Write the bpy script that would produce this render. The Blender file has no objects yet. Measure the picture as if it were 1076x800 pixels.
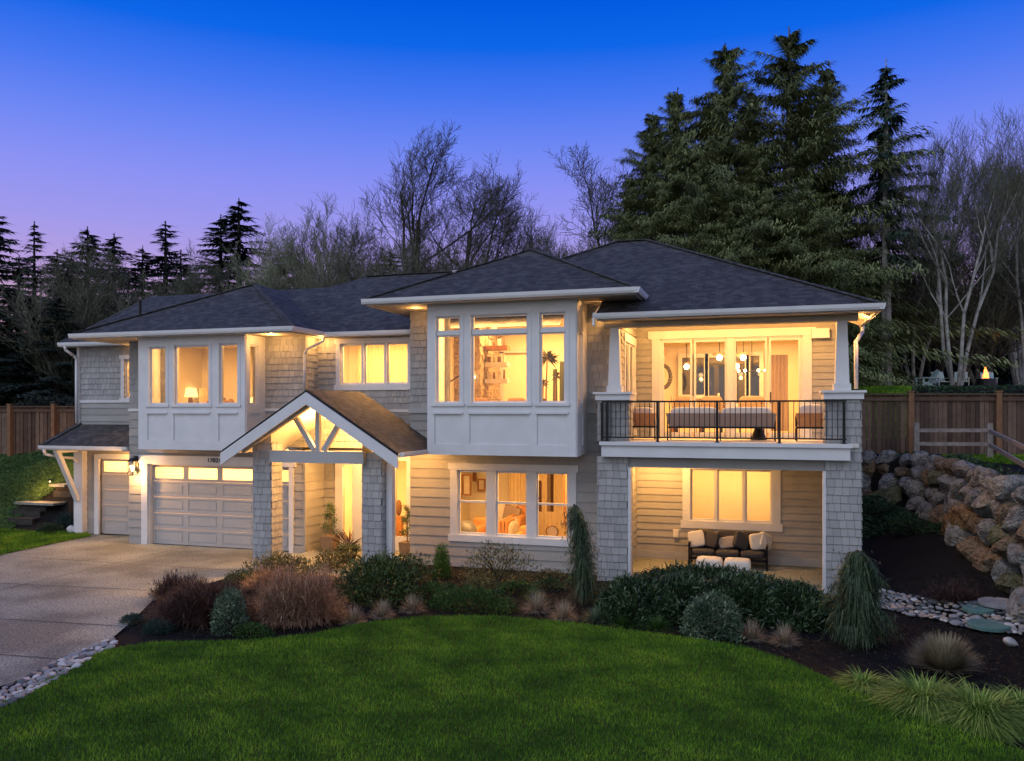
import bpy, math, random
import numpy as np
from mathutils import Vector
R=math.radians; rnd=random.Random(7); RNG=np.random.default_rng(11)
sc=bpy.context.scene; COL=sc.collection
# ------------------------------------------------------------------ camera
EYE=3.98; YAW=R(17.2); SY,CY=math.sin(YAW),math.cos(YAW); FPX=850.0; HZ=433.0
cd=bpy.data.cameras.new('camera'); cam=bpy.data.objects.new('camera',cd); COL.objects.link(cam)
cd.sensor_width=36; cd.lens=FPX/1076*36; cd.shift_y=(HZ-400)/1076; cd.clip_end=3000; cd.clip_start=.1
cam.location=(0,0,EYE); cam.rotation_euler=(R(90),0,YAW); sc.camera=cam
# ------------------------------------------------------------------ view
sc.view_settings.view_transform='Standard'; sc.view_settings.look='None'
sc.view_settings.exposure=0.0; sc.view_settings.gamma=1.0
sc.cycles.use_denoising=True; sc.cycles.max_bounces=6; sc.cycles.diffuse_bounces=3; sc.cycles.glossy_bounces=3
sc.cycles.transparent_max_bounces=12; sc.cycles.sample_clamp_indirect=4; sc.cycles.caustics_reflective=False; sc.cycles.caustics_refractive=False
def lin(c): return tuple(((v/255)/12.92 if v/255<=.04045 else ((v/255+.055)/1.055)**2.4) for v in c)+(1,)
# ------------------------------------------------------------------ dusk sky (world, by direction)
w=bpy.data.worlds.new('World'); sc.world=w; w.use_nodes=True; nt=w.node_tree; N=nt.nodes; L=nt.links
for n in list(N): N.remove(n)
tc=N.new('ShaderNodeTexCoord'); sp=N.new('ShaderNodeSeparateXYZ'); L.new(tc.outputs['Generated'],sp.inputs[0])
def ramp(NN,stops,interp='LINEAR'):
    r=NN.new('ShaderNodeValToRGB'); r.color_ramp.interpolation=interp; e=r.color_ramp.elements
    while len(e)>1: e.remove(e[-1])
    e[0].position=stops[0][0]; e[0].color=stops[0][1]
    for p,c in stops[1:]:
        x=e.new(p); x.color=c
    return r
east=ramp(N,[(0,lin((240,190,190))),(.07,lin((228,176,196))),(.12,lin((206,168,208))),(.165,lin((182,160,224))),(.21,lin((160,154,236))),(.264,lin((138,146,244))),(.31,lin((110,136,244))),(.36,lin((72,120,241))),(.41,lin((14,102,232))),(.46,lin((0,88,222))),(.7,lin((0,50,180))),(1,lin((0,40,150)))])
west=ramp(N,[(0,lin((222,224,230))),(.3,lin((202,211,234))),(.7,lin((158,176,218))),(1,lin((70,95,165)))])
L.new(sp.outputs['Z'],east.inputs[0]); L.new(sp.outputs['Z'],west.inputs[0])
mr=N.new('ShaderNodeMapRange'); mr.inputs[1].default_value=.25; mr.inputs[2].default_value=-.45; mr.inputs[3].default_value=0; mr.inputs[4].default_value=1
L.new(sp.outputs['Y'],mr.inputs[0])
mx=N.new('ShaderNodeMix'); mx.data_type='RGBA'; L.new(mr.outputs[0],mx.inputs[0]); L.new(east.outputs[0],mx.inputs[6]); 
ws=N.new('ShaderNodeVectorMath'); ws.operation='SCALE'; ws.inputs['Scale'].default_value=1.3; L.new(west.outputs[0],ws.inputs[0]); L.new(ws.outputs[0],mx.inputs[7])
bg=N.new('ShaderNodeBackground'); bg.inputs[1].default_value=1.0; L.new(mx.outputs[2],bg.inputs[0])
wo=N.new('ShaderNodeOutputWorld'); L.new(bg.outputs[0],wo.inputs[0])
# soft afterglow from the western sky behind the viewer
sd=bpy.data.lights.new('afterglow','SUN'); sd.energy=.75; sd.angle=R(40); sd.color=(.93,.96,1)
so=bpy.data.objects.new('afterglow',sd); COL.objects.link(so); so.rotation_euler=(R(44),0,R(-28))
WARM=(1,.485,.135); KL=3.4
def area(loc,sx,sy,e,rot=(0,0,0),col=WARM):
    d=bpy.data.lights.new('room_light','AREA'); d.shape='RECTANGLE'; d.size=sx; d.size_y=sy; d.energy=e*KL; d.color=col
    o=bpy.data.objects.new('room_light',d); COL.objects.link(o); o.location=loc; o.rotation_euler=rot; return o
def point(loc,e,r=.04,col=WARM):
    d=bpy.data.lights.new('bulb_light','POINT'); d.shadow_soft_size=r; d.energy=e*KL; d.color=col
    o=bpy.data.objects.new('bulb_light',d); COL.objects.link(o); o.location=loc; return o
def spot(loc,tgt,e,ang=70,col=WARM,r=.04):
    d=bpy.data.lights.new('spot_light','SPOT'); d.shadow_soft_size=r; d.energy=e*KL; d.color=col; d.spot_size=R(ang); d.spot_blend=.6
    o=bpy.data.objects.new('spot_light',d); COL.objects.link(o); o.location=loc
    o.rotation_euler=(Vector(tgt)-Vector(loc)).to_track_quat('-Z','Y').to_euler(); return o
# ------------------------------------------------------------------ measuring helpers
def at(x,y,Y):
    u=(x-538)/FPX; Z=Y/(CY+u*SY); return (Z*(-SY+u*CY),Y,EYE-(y-HZ)/FPX*Z)
def atz(x,y,Z):
    u=(x-538)/FPX; return (Z*(-SY+u*CY),Z*(CY+u*SY),EYE-(y-HZ)/FPX*Z)
def sm(a,b,x):
    t=np.clip((np.asarray(x,float)-a)/(b-a),0,1); return t*t*(3-2*t)
WX=[(8,5.9),(12,5.3),(14.5,4.95),(17,4.75),(20,4.75),(24,4.7),(26.5,4.0),(28.2,2.4),(29,1.0)]   # foot of the boulder wall, X by Y
def wallx(Y): return np.interp(Y,[a for a,b in WX],[b for a,b in WX])
def hgt(X,Y):
    X=np.asarray(X,float); Y=np.asarray(Y,float)
    front=-.10-.22*sm(-9,2,X)
    front=front*sm(18.5,17.0,Y)+ (-.12*sm(-1,2.5,X))*(1-sm(18.5,17.0,Y))
    front=np.where(X<-12.4,-.02,front)
    zl=2.4*sm(21.3,25.4,Y)*sm(-21.6,-22.6,X)
    wx=wallx(Y)
    base=sm(wx-3.2,wx-.2,X)*np.interp(Y,[12,17,26,30],[0,.4,1.2,1.4])
    base=np.maximum(base,sm(20,28,Y)*1.1*sm(1.9,2.3,X))
    top=np.interp(Y,[8,14,17,26,30],[1.6,2.2,2.5,2.65,2.75])
    right=base+(top-base)*sm(wx+.25,wx+.75,X)
    zb=2.7*sm(28.6,30,Y)*np.where(X>-22,1,0)
    z=front+zl
    z=np.maximum(z,np.where(X>1.9,right+front,-9)); z=np.maximum(z,zb)
    z=z+2.4*sm(30.5,41,Y)+2.5*sm(55,150,Y)+12*sm(150,400,Y)
    return z
def gp(x,y):
    u=(x-538)/FPX; d=np.array([-SY+u*CY,CY+u*SY,-(y-HZ)/FPX]); t=4.0
    while t<200:
        p=d*t
        if EYE+p[2]<=hgt(p[0],p[1]): break
        t+=.02
    return (float(p[0]),float(p[1]),float(hgt(p[0],p[1])),t)
# ------------------------------------------------------------------ materials
def mat(name,col,rough=.6,metal=0,var=0,vscale=8,bump=0,bscale=60,attr=None,spec=.5,emit=None,es=0):
    m=bpy.data.materials.new(name); m.use_nodes=True; n=m.node_tree.nodes; l=m.node_tree.links; b=n['Principled BSDF']
    b.inputs['Base Color'].default_value=(*col,1); b.inputs['Roughness'].default_value=rough; b.inputs['Metallic'].default_value=metal
    b.inputs['Specular IOR Level'].default_value=spec
    if emit: b.inputs['Emission Color'].default_value=(*emit,1); b.inputs['Emission Strength'].default_value=es
    t=n.new('ShaderNodeTexCoord')
    if attr:
        a=n.new('ShaderNodeAttribute'); a.attribute_name='v'; r=ramp(n,attr); l.new(a.outputs['Fac'],r.inputs[0]); src=r.outputs[0]
        l.new(src,b.inputs['Base Color'])
    if var:
        z=n.new('ShaderNodeTexNoise'); z.inputs['Scale'].default_value=vscale; z.inputs['Detail'].default_value=6; l.new(t.outputs['Object'],z.inputs['Vector'])
        mp=n.new('ShaderNodeMapRange'); mp.inputs[1].default_value=.3; mp.inputs[2].default_value=.7; mp.inputs[3].default_value=1-var; mp.inputs[4].default_value=1+var; l.new(z.outputs['Fac'],mp.inputs[0])
        v=n.new('ShaderNodeVectorMath'); v.operation='SCALE'; l.new(mp.outputs[0],v.inputs['Scale'])
        if attr: l.new(src,v.inputs[0])
        else: v.inputs[0].default_value=col
        l.new(v.outputs[0],b.inputs['Base Color'])
    if bump:
        z=n.new('ShaderNodeTexNoise'); z.inputs['Scale'].default_value=bscale; z.inputs['Detail'].default_value=5; l.new(t.outputs['Object'],z.inputs['Vector'])
        u=n.new('ShaderNodeBump'); u.inputs['Strength'].default_value=bump; u.inputs['Distance'].default_value=.02; l.new(z.outputs['Fac'],u.inputs['Height']); l.new(u.outputs[0],b.inputs['Normal'])
    return m
def c3(a,b,c): return [(0,(*a,1)),(.5,(*b,1)),(1,(*c,1))]
M={}
M['shingle']=mat('painted_cedar_shingle',(.33,.32,.31),.8,attr=c3((.27,.27,.27),(.31,.308,.305),(.35,.347,.34)),var=.05,vscale=5,bump=.3,bscale=90)
M['lap']=mat('painted_lap_siding',(.36,.345,.32),.75,attr=c3((.27,.262,.25),(.30,.29,.275),(.33,.32,.30)),var=.06,vscale=3,bump=.15,bscale=70)
M['backing']=mat('siding_backing',(.10,.098,.095),.9)
M['white']=mat('white_trim_paint',(.60,.60,.61),.55,var=.05,vscale=2.5,bump=.08,bscale=50)
M['greytrim']=mat('grey_trim_paint',(.36,.36,.36),.6,var=.06,vscale=2.5,bump=.1,bscale=50)
M['soffit']=mat('soffit_paint',(.42,.38,.32),.8,var=.06,vscale=3)
M['black']=mat('black_metal',(.012,.012,.013),.4,metal=.6)
M['garage']=mat('garage_door_paint',(.38,.37,.365),.6,var=.04,vscale=2,bump=.35,bscale=200)
M['cream']=mat('cream_interior_paint',(.80,.74,.60),.85,var=.03,vscale=1)
M['wood']=mat('warm_interior_wood',(.26,.12,.045),.5,var=.25,vscale=6)
M['floorwood']=mat('wood_floor',(.30,.17,.08),.45,var=.2,vscale=5)
M['brown']=mat('brown_fabric',(.16,.085,.05),.9,var=.2,vscale=20)
M['tan']=mat('tan_fabric',(.50,.24,.10),.9,var=.1,vscale=20,bump=.2)
M['cushion']=mat('offwhite_cushion_fabric',(.62,.58,.52),.95,bump=.2,bscale=120,var=.05)
M['dark_fabric']=mat('dark_grey_fabric',(.035,.035,.04),.95,bump=.2,bscale=120)
M['greyfab']=mat('taupe_fabric',(.28,.22,.19),.95,bump=.2,bscale=120)
M['stone_in']=mat('stacked_stone',(.42,.34,.25),.85,var=.35,vscale=9,bump=.8,bscale=14)
M['curtain']=mat('brown_curtain',(.10,.05,.02),.95,var=.2)
M['sheer']=mat('sheer_curtain_fabric',(.75,.62,.40),.95)
M['pot']=mat('bronze_planter',(.19,.13,.08),.5,var=.15)
M['galv']=mat('galvanised_vent',(.45,.46,.48),.4,metal=.8)
M['bulb']=mat('lamp_glass',(1,.8,.5),.4,emit=(1,.66,.30),es=14)
M['bulbdim']=mat('lamp_shade',(1,.8,.5),.8,emit=(1,.62,.22),es=1.8)
M['flame']=mat('flame',(1,.4,.1),.8,emit=(1,.28,.07),es=2.0)
M['concrete']=None
def glass():
    m=bpy.data.materials.new('window_glass'); m.use_nodes=True; n=m.node_tree.nodes; l=m.node_tree.links
    for x in list(n): n.remove(x)
    o=n.new('ShaderNodeOutputMaterial'); t=n.new('ShaderNodeBsdfTransparent'); g=n.new('ShaderNodeBsdfGlossy'); g.inputs['Roughness'].default_value=.02
    t.inputs[0].default_value=(.96,.96,.95,1)
    f=n.new('ShaderNodeFresnel'); f.inputs[0].default_value=1.5; x=n.new('ShaderNodeMixShader')
    l.new(f.outputs[0],x.inputs[0]); l.new(t.outputs[0],x.inputs[1]); l.new(g.outputs[0],x.inputs[2]); l.new(x.outputs[0],o.inputs[0]); return m
M['glass']=glass()
def frosted():
    m=bpy.data.materials.new('frosted_glass'); m.use_nodes=True; n=m.node_tree.nodes; l=m.node_tree.links
    for x in list(n): n.remove(x)
    o=n.new('ShaderNodeOutputMaterial'); t=n.new('ShaderNodeBsdfTranslucent'); g=n.new('ShaderNodeBsdfDiffuse')
    t.inputs[0].default_value=(.9,.85,.75,1); g.inputs[0].default_value=(.5,.47,.4,1); x=n.new('ShaderNodeMixShader'); x.inputs[0].default_value=.25
    l.new(t.outputs[0],x.inputs[1]); l.new(g.outputs[0],x.inputs[2]); l.new(x.outputs[0],o.inputs[0]); return m
M['frosted']=frosted()
def roofmat():
    m=bpy.data.materials.new('asphalt_roof_shingles'); m.use_nodes=True; n=m.node_tree.nodes; l=m.node_tree.links; b=n['Principled BSDF']; b.inputs['Roughness'].default_value=.85
    b.inputs['Specular IOR Level'].default_value=.3
    uv=n.new('ShaderNodeUVMap'); uv.uv_map='uv'
    br=n.new('ShaderNodeTexBrick'); br.inputs['Scale'].default_value=1; br.inputs['Brick Width'].default_value=.17; br.inputs['Row Height'].default_value=.13; br.inputs['Mortar Size'].default_value=.004; br.inputs['Mortar Smooth'].default_value=.6
    br.inputs['Color1'].default_value=(.042,.041,.041,1); br.inputs['Color2'].default_value=(.098,.093,.091,1); br.inputs['Mortar'].default_value=(.012,.012,.014,1); br.offset=.37; br.inputs['Bias'].default_value=-.1
    l.new(uv.outputs[0],br.inputs['Vector'])
    z=n.new('ShaderNodeTexNoise'); z.inputs['Scale'].default_value=1.3; z.inputs['Detail'].default_value=8; l.new(uv.outputs[0],z.inputs['Vector'])
    z2=n.new('ShaderNodeTexNoise'); z2.inputs['Scale'].default_value=90; l.new(uv.outputs[0],z2.inputs['Vector'])
    mp=n.new('ShaderNodeMapRange'); mp.inputs[1].default_value=.3; mp.inputs[2].default_value=.7; mp.inputs[3].default_value=.86; mp.inputs[4].default_value=1.16; l.new(z.outputs['Fac'],mp.inputs[0])
    v=n.new('ShaderNodeVectorMath'); v.operation='SCALE'; l.new(br.outputs['Color'],v.inputs[0]); l.new(mp.outputs[0],v.inputs['Scale']); l.new(v.outputs[0],b.inputs['Base Color'])
    ad=n.new('ShaderNodeMath'); ad.operation='ADD'; l.new(z2.outputs['Fac'],ad.inputs[0])
    sx=n.new('ShaderNodeSeparateXYZ'); l.new(uv.outputs[0],sx.inputs[0]); mo=n.new('ShaderNodeMath'); mo.operation='MODULO'; mo.inputs[1].default_value=.13; l.new(sx.outputs['Y'],mo.inputs[0])
    mu=n.new('ShaderNodeMath'); mu.operation='MULTIPLY'; mu.inputs[1].default_value=-10; l.new(mo.outputs[0],mu.inputs[0]); l.new(mu.outputs[0],ad.inputs[1])
    bp=n.new('ShaderNodeBump'); bp.inputs['Strength'].default_value=.8; bp.inputs['Distance'].default_value=.02; l.new(ad.outputs[0],bp.inputs['Height']); l.new(bp.outputs[0],b.inputs['Normal'])
    return m
M['roof']=roofmat()
# ------------------------------------------------------------------ mesh helpers
def tag(o,label=None,cat=None,group=None,kind=None):
    if label: o['label']=label
    if cat: o['category']=cat
    if group: o['group']=group
    if kind: o['kind']=kind
    return o
def empty(name,loc,label,cat,group=None,rz=0):
    o=bpy.data.objects.new(name,None); COL.objects.link(o); o.location=loc; o.rotation_euler=(0,0,rz); o.empty_display_size=.2
    return tag(o,label,cat,group)
def rects(x0,x1,z0,z1,holes):
    xs=sorted({x0,x1}|{v for h in holes for v in h[:2] if x0<v<x1}); zs=sorted({z0,z1}|{v for h in holes for v in h[2:] if z0<v<z1}); out=[]
    for a,b in zip(xs,xs[1:]):
        for c,d in zip(zs,zs[1:]):
            mx_,mz=(a+b)/2,(c+d)/2
            if not any(h[0]<mx_<h[1] and h[2]<mz<h[3] for h in holes): out.append((a,b,c,d))
    return out
def front(Y): return lambda u,z,d:(u,Y-d,z)
def rside(X): return lambda u,z,d:(X+d,u,z)
def lside(X): return lambda u,z,d:(X-d,u,z)
class MB:
    def __init__(s): s.v=[];s.f=[];s.a=[];s.uv=[]
    def poly(s,pts,a=.5,uv=None):
        i=len(s.v); s.v+= [tuple(p) for p in pts]; s.f.append(tuple(range(i,i+len(pts)))); s.a+=[a]*len(pts); s.uv+=(uv or [(0,0)]*len(pts)); return s
    def hexa(s,p,a=.5):
        for q in ((0,1,2,3),(4,7,6,5),(0,4,5,1),(1,5,6,2),(2,6,7,3),(3,7,4,0)): s.poly([p[k] for k in q],a)
        return s
    def box(s,x0,x1,y0,y1,z0,z1,a=.5):
        return s.hexa([(x0,y0,z0),(x1,y0,z0),(x1,y1,z0),(x0,y1,z0),(x0,y0,z1),(x1,y0,z1),(x1,y1,z1),(x0,y1,z1)],a)
    def fbox(s,F,u0,u1,z0,z1,d0,d1,a=.5):
        return s.hexa([F(u0,z0,d0),F(u1,z0,d0),F(u1,z0,d1),F(u0,z0,d1),F(u0,z1,d0),F(u1,z1,d0),F(u1,z1,d1),F(u0,z1,d1)],a)
    def bar(s,p0,p1,w,h,up=(0,0,1),a=.5):
        p0=Vector(p0);p1=Vector(p1); d=(p1-p0).normalized(); x=d.cross(Vector(up)).normalized(); y=x.cross(d).normalized()
        x*=w/2;y*=h/2
        return s.hexa([p0-x-y,p0+x-y,p1+x-y,p1-x-y,p0-x+y,p0+x+y,p1+x+y,p1-x+y],a)
    def tube(s,p0,p1,r0,r1=None,n=8,a=.5,cap=True):
        r1=r0 if r1 is None else r1; p0=Vector(p0);p1=Vector(p1); d=(p1-p0).normalized(); u=d.orthogonal().normalized(); w_=d.cross(u)
        A=[p0+(u*math.cos(t)+w_*math.sin(t))*r0 for t in [2*math.pi*k/n for k in range(n)]]; B=[p1+(u*math.cos(t)+w_*math.sin(t))*r1 for t in [2*math.pi*k/n for k in range(n)]]
        for k in range(n): s.poly([A[k],A[(k+1)%n],B[(k+1)%n],B[k]],a)
        if cap: s.poly(A[::-1],a); s.poly(B,a)
        return s
    def path(s,pts,r,n=6):
        for a,b in zip(pts,pts[1:]): s.tube(a,b,r,r,n)
        return s
    def sphere(s,c,r,nu=10,nv=7,a=.5,j=0):
        rx,ry,rz=(r,r,r) if not hasattr(r,'__len__') else r
        P=lambda i,k:(c[0]+rx*math.sin(math.pi*k/nv)*math.cos(2*math.pi*i/nu),c[1]+ry*math.sin(math.pi*k/nv)*math.sin(2*math.pi*i/nu),c[2]-rz*math.cos(math.pi*k/nv))
        for i in range(nu):
            for k in range(nv): s.poly([P(i,k),P(i+1,k),P(i+1,k+1),P(i,k+1)],a)
        return s
    def cushion(s,x0,x1,y0,y1,z0,z1,a=.5,e=.6):
        # superellipsoid: a soft padded block
        cx,cy,cz=(x0+x1)/2,(y0+y1)/2,(z0+z1)/2; sg=lambda t,p:math.copysign(abs(t)**p,t); nu,nv=20,10
        def P(i,k):
            t=2*math.pi*i/nu; f=-math.pi/2+math.pi*k/nv
            return (cx+(x1-x0)/2*sg(math.cos(f),e*.6)*sg(math.cos(t),e*.6),cy+(y1-y0)/2*sg(math.cos(f),e*.6)*sg(math.sin(t),e*.6),cz+(z1-z0)/2*sg(math.sin(f),e))
        for i in range(nu):
            for k in range(nv): s.poly([P(i,k),P(i+1,k),P(i+1,k+1),P(i,k+1)],a)
        return s
    def build(s,name,m,parent=None,smooth=False,weld=False):
        me=bpy.data.meshes.new(name); me.from_pydata(s.v,[],s.f); me.materials.append(m)
        at_=me.attributes.new('v','FLOAT','POINT'); at_.data.foreach_set('value',s.a)
        u=me.uv_layers.new(name='uv'); u.data.foreach_set('uv',np.array(s.uv,'f').ravel())
        if smooth or weld:
            import bmesh
            b=bmesh.new(); b.from_mesh(me); bmesh.ops.remove_doubles(b,verts=b.verts,dist=1e-4); bmesh.ops.recalc_face_normals(b,faces=b.faces); b.to_mesh(me); b.free()
        if smooth: me.polygons.foreach_set('use_smooth',[True]*len(me.polygons))
        o=bpy.data.objects.new(name,me); COL.objects.link(o)
        if parent: o.parent=parent; o.matrix_parent_inverse.identity()
        return o
def rel(mb,org):
    mb.v=[(p[0]-org[0],p[1]-org[1],p[2]-org[2]) for p in mb.v]; return mb
def npmesh(name,V,k,m,parent=None,attr=None,smooth=False):
    V=np.ascontiguousarray(V,'f').reshape(-1,3); n=len(V)//k; me=bpy.data.meshes.new(name)
    me.vertices.add(len(V)); me.vertices.foreach_set('co',V.ravel()); me.loops.add(n*k); me.loops.foreach_set('vertex_index',np.arange(n*k,dtype='i'))
    me.polygons.add(n); me.polygons.foreach_set('loop_start',np.arange(0,n*k,k,dtype='i'))
    if attr is not None:
        a=me.attributes.new('v','FLOAT','POINT'); a.data.foreach_set('value',np.repeat(np.asarray(attr,'f'),k))
    me.update(); me.validate(); me.materials.append(m)
    o=bpy.data.objects.new(name,me); COL.objects.link(o)
    if parent: o.parent=parent
    return o
def grid(name,xs,ys,zf,m,parent=None):
    X,Y=np.meshgrid(xs,ys); Z=zf(X,Y); V=np.stack([X,Y,Z],-1).reshape(-1,3); nx,ny=len(xs),len(ys)
    i=np.arange(nx*ny).reshape(ny,nx); F=np.stack([i[:-1,:-1],i[:-1,1:],i[1:,1:],i[1:,:-1]],-1).reshape(-1,4)
    me=bpy.data.meshes.new(name); me.from_pydata(V.tolist(),[],F.tolist()); me.materials.append(m); me.polygons.foreach_set('use_smooth',[True]*len(me.polygons))
    o=bpy.data.objects.new(name,me); COL.objects.link(o); return o
# ------------------------------------------------------------------ ground materials
def noisemat(name,stops,scale,rough=.9,bump=.5,bs=80,dist=.03,detail=8,scale2=None,stops2=None):
    m=bpy.data.materials.new(name); m.use_nodes=True; n=m.node_tree.nodes; l=m.node_tree.links; b=n['Principled BSDF']; b.inputs['Roughness'].default_value=rough; b.inputs['Specular IOR Level'].default_value=.2
    t=n.new('ShaderNodeTexCoord'); z=n.new('ShaderNodeTexNoise'); z.inputs['Scale'].default_value=scale; z.inputs['Detail'].default_value=detail; z.inputs['Roughness'].default_value=.65; l.new(t.outputs['Object'],z.inputs['Vector'])
    r=ramp(n,stops); l.new(z.outputs['Fac'],r.inputs[0]); src=r.outputs[0]
    if scale2:
        z2=n.new('ShaderNodeTexNoise'); z2.inputs['Scale'].default_value=scale2; z2.inputs['Detail'].default_value=4; l.new(t.outputs['Object'],z2.inputs['Vector']); r2=ramp(n,stops2); l.new(z2.outputs['Fac'],r2.inputs[0])
        k=n.new('ShaderNodeMix'); k.data_type='RGBA'; k.blend_type='MULTIPLY'; k.inputs[0].default_value=1; l.new(src,k.inputs[6]); l.new(r2.outputs[0],k.inputs[7]); src=k.outputs[2]
    l.new(src,b.inputs['Base Color'])
    z3=n.new('ShaderNodeTexNoise'); z3.inputs['Scale'].default_value=bs; z3.inputs['Detail'].default_value=6; l.new(t.outputs['Object'],z3.inputs['Vector'])
    u=n.new('ShaderNodeBump'); u.inputs['Strength'].default_value=bump; u.inputs['Distance'].default_value=dist; l.new(z3.outputs['Fac'],u.inputs['Height']); l.new(u.outputs[0],b.inputs['Normal'])
    return m
M['mulch']=noisemat('dark_bark_mulch',[(.35,(.003,.003,.003,1)),(.55,(.009,.008,.007,1)),(.72,(.024,.019,.015,1))],30,bump=1,bs=45,dist=.06)
M['concrete']=noisemat('exposed_aggregate_concrete',[(.34,(.10,.098,.088,1)),(.5,(.265,.27,.225,1)),(.66,(.51,.515,.43,1))],26,rough=.7,bump=.5,bs=120,dist=.01,scale2=.5,stops2=[(.40,(.52,.52,.53,1)),(.50,(.8,.8,.8,1)),(.6,(1,1,1,1))])
M['turf']=noisemat('turf_soil',[(.35,(.014,.04,.004,1)),(.65,(.035,.09,.008,1))],2.5,bump=.8,bs=60)
M['farground']=noisemat('hill_grass',[(.35,(.012,.03,.010,1)),(.65,(.03,.055,.018,1))],.6,bump=.8,bs=12)
# ------------------------------------------------------------------ GROUND, DRIVE, LAWN
def spc(*seg):
    out=[]
    for a,b,s in seg: out+=list(np.arange(a,b,s))
    return sorted(set(np.round(out,4)))
gr=grid('ground',spc((-600,-60,60),(-60,-30,3),(-30,-20,.5),(-20,1,1),(1,8,.2),(8,20,1),(20,60,5),(60,601,60)),spc((-60,5,5),(5,31,.4),(31,60,2),(60,160,10),(160,901,60)),lambda X,Y:hgt(X,Y)-.03,M['mulch'])
tag(gr,'dark bark mulch and soil','ground',kind='structure')
LIN=np.array([-14.5,-13,-12.3,-11.76,-9.52,-8.54,-7.06,-5.5,-3.81,-1.81,-.36,.46,1.41,2.52,3.24,5.5,9])
edge_px=[(0,745),(60,711),(110,684),(160,676),(260,674),(330,667),(380,656),(440,649),(480,648),(520,648),(600,655),(700,668),(780,680),(830,695),(900,728),(1000,765),(1076,790)]
EW=[gp(*p) for p in edge_px]
# lawn region: a closed outline measured on the ground
lawn_poly=[(EW[0][0]-.1,EW[0][1])]+[(e[0],e[1]) for e in EW[1:]]+[(4.6,10.8),(7,8.5),(8,4),(-6,3.0),(-8.2,6.0)]
def inpoly(P,poly):
    x,y=P[:,0],P[:,1]; ins=np.zeros(len(P),bool); j=len(poly)-1
    for i in range(len(poly)):
        xi,yi=poly[i]; xj,yj=poly[j]; c=((yi>y)!=(yj>y))&(x<(xj-xi)*(y-yi)/(yj-yi+1e-12)+xi); ins^=c; j=i
    return ins
def tess(poly,zf,name,m,step=.6,off=.0):
    import bmesh
    b=bmesh.new(); vs=[b.verts.new((p[0],p[1],0)) for p in poly]; b.faces.new(vs)
    xs=[p[0] for p in poly]; ys=[p[1] for p in poly]
    for a in np.arange(min(xs),max(xs),step): bmesh.ops.bisect_plane(b,geom=b.verts[:]+b.edges[:]+b.faces[:],plane_co=(a,0,0),plane_no=(1,0,0))
    for a in np.arange(min(ys),max(ys),step): bmesh.ops.bisect_plane(b,geom=b.verts[:]+b.edges[:]+b.faces[:],plane_co=(0,a,0),plane_no=(0,1,0))
    for v in b.verts: v.co.z=float(zf(v.co.x,v.co.y))+off
    me=bpy.data.meshes.new(name); b.to_mesh(me); b.free(); me.materials.append(m); o=bpy.data.objects.new(name,me); COL.objects.link(o); return o
tag(tess(lawn_poly,hgt,'lawn',M['turf'],off=.012),'front lawn soil under the grass','lawn',kind='structure')
M['grass']=mat('grass_blades',(.03,.12,.02),.7,attr=[(0,(.022,.068,.005,1)),(.5,(.092,.215,.012,1)),(1,(.27,.40,.03,1))],spec=.2)
def blades(name,poly,n,h,wd,m,label,cat='grass',patch=.9,zoff=.012,zf=hgt):
    xs=[p[0] for p in poly]; ys=[p[1] for p in poly]; P=RNG.uniform((min(xs),min(ys)),(max(xs),max(ys)),(n,2)); P=P[inpoly(P,poly)]
    P=P[P[:,1]>6.6]; n=len(P); a=RNG.uniform(0,6.283,n); hh=h*RNG.uniform(.5,1.2,n); le=RNG.uniform(0,.7,n)*hh; la=RNG.uniform(0,6.283,n)
    z=zf(P[:,0],P[:,1])+zoff; dx=np.cos(a)*wd/2*RNG.uniform(.7,1.3,n); dy=np.sin(a)*wd/2
    A=np.stack([P[:,0]-dx,P[:,1]-dy,z],-1); B=np.stack([P[:,0]+dx,P[:,1]+dy,z],-1); C=np.stack([P[:,0]+np.cos(la)*le,P[:,1]+np.sin(la)*le,z+hh],-1)
    q=np.sin(P[:,0]*1.9+np.sin(P[:,1]*2.3)*1.3)*np.sin(P[:,1]*2.6+np.sin(P[:,0]*1.1)*1.7)+.6*np.sin(P[:,0]*5.1+1.7*np.sin(P[:,1]*4.3))*np.sin(P[:,1]*6.2+P[:,0])
    v=np.clip(.43+.17*q*1.5*patch+.10*np.sin(P[:,0]*11+2*np.sin(P[:,1]*9))*np.sin(P[:,1]*13)+RNG.normal(0,.18,n),0,1)
    o=npmesh(name,np.stack([A,B,C],1),3,m,attr=v); return tag(o,label,cat,kind='stuff')
blades('lawn_grass',lawn_poly,520000,.05,.010,M['grass'],'mown green grass covering the front lawn')
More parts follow.
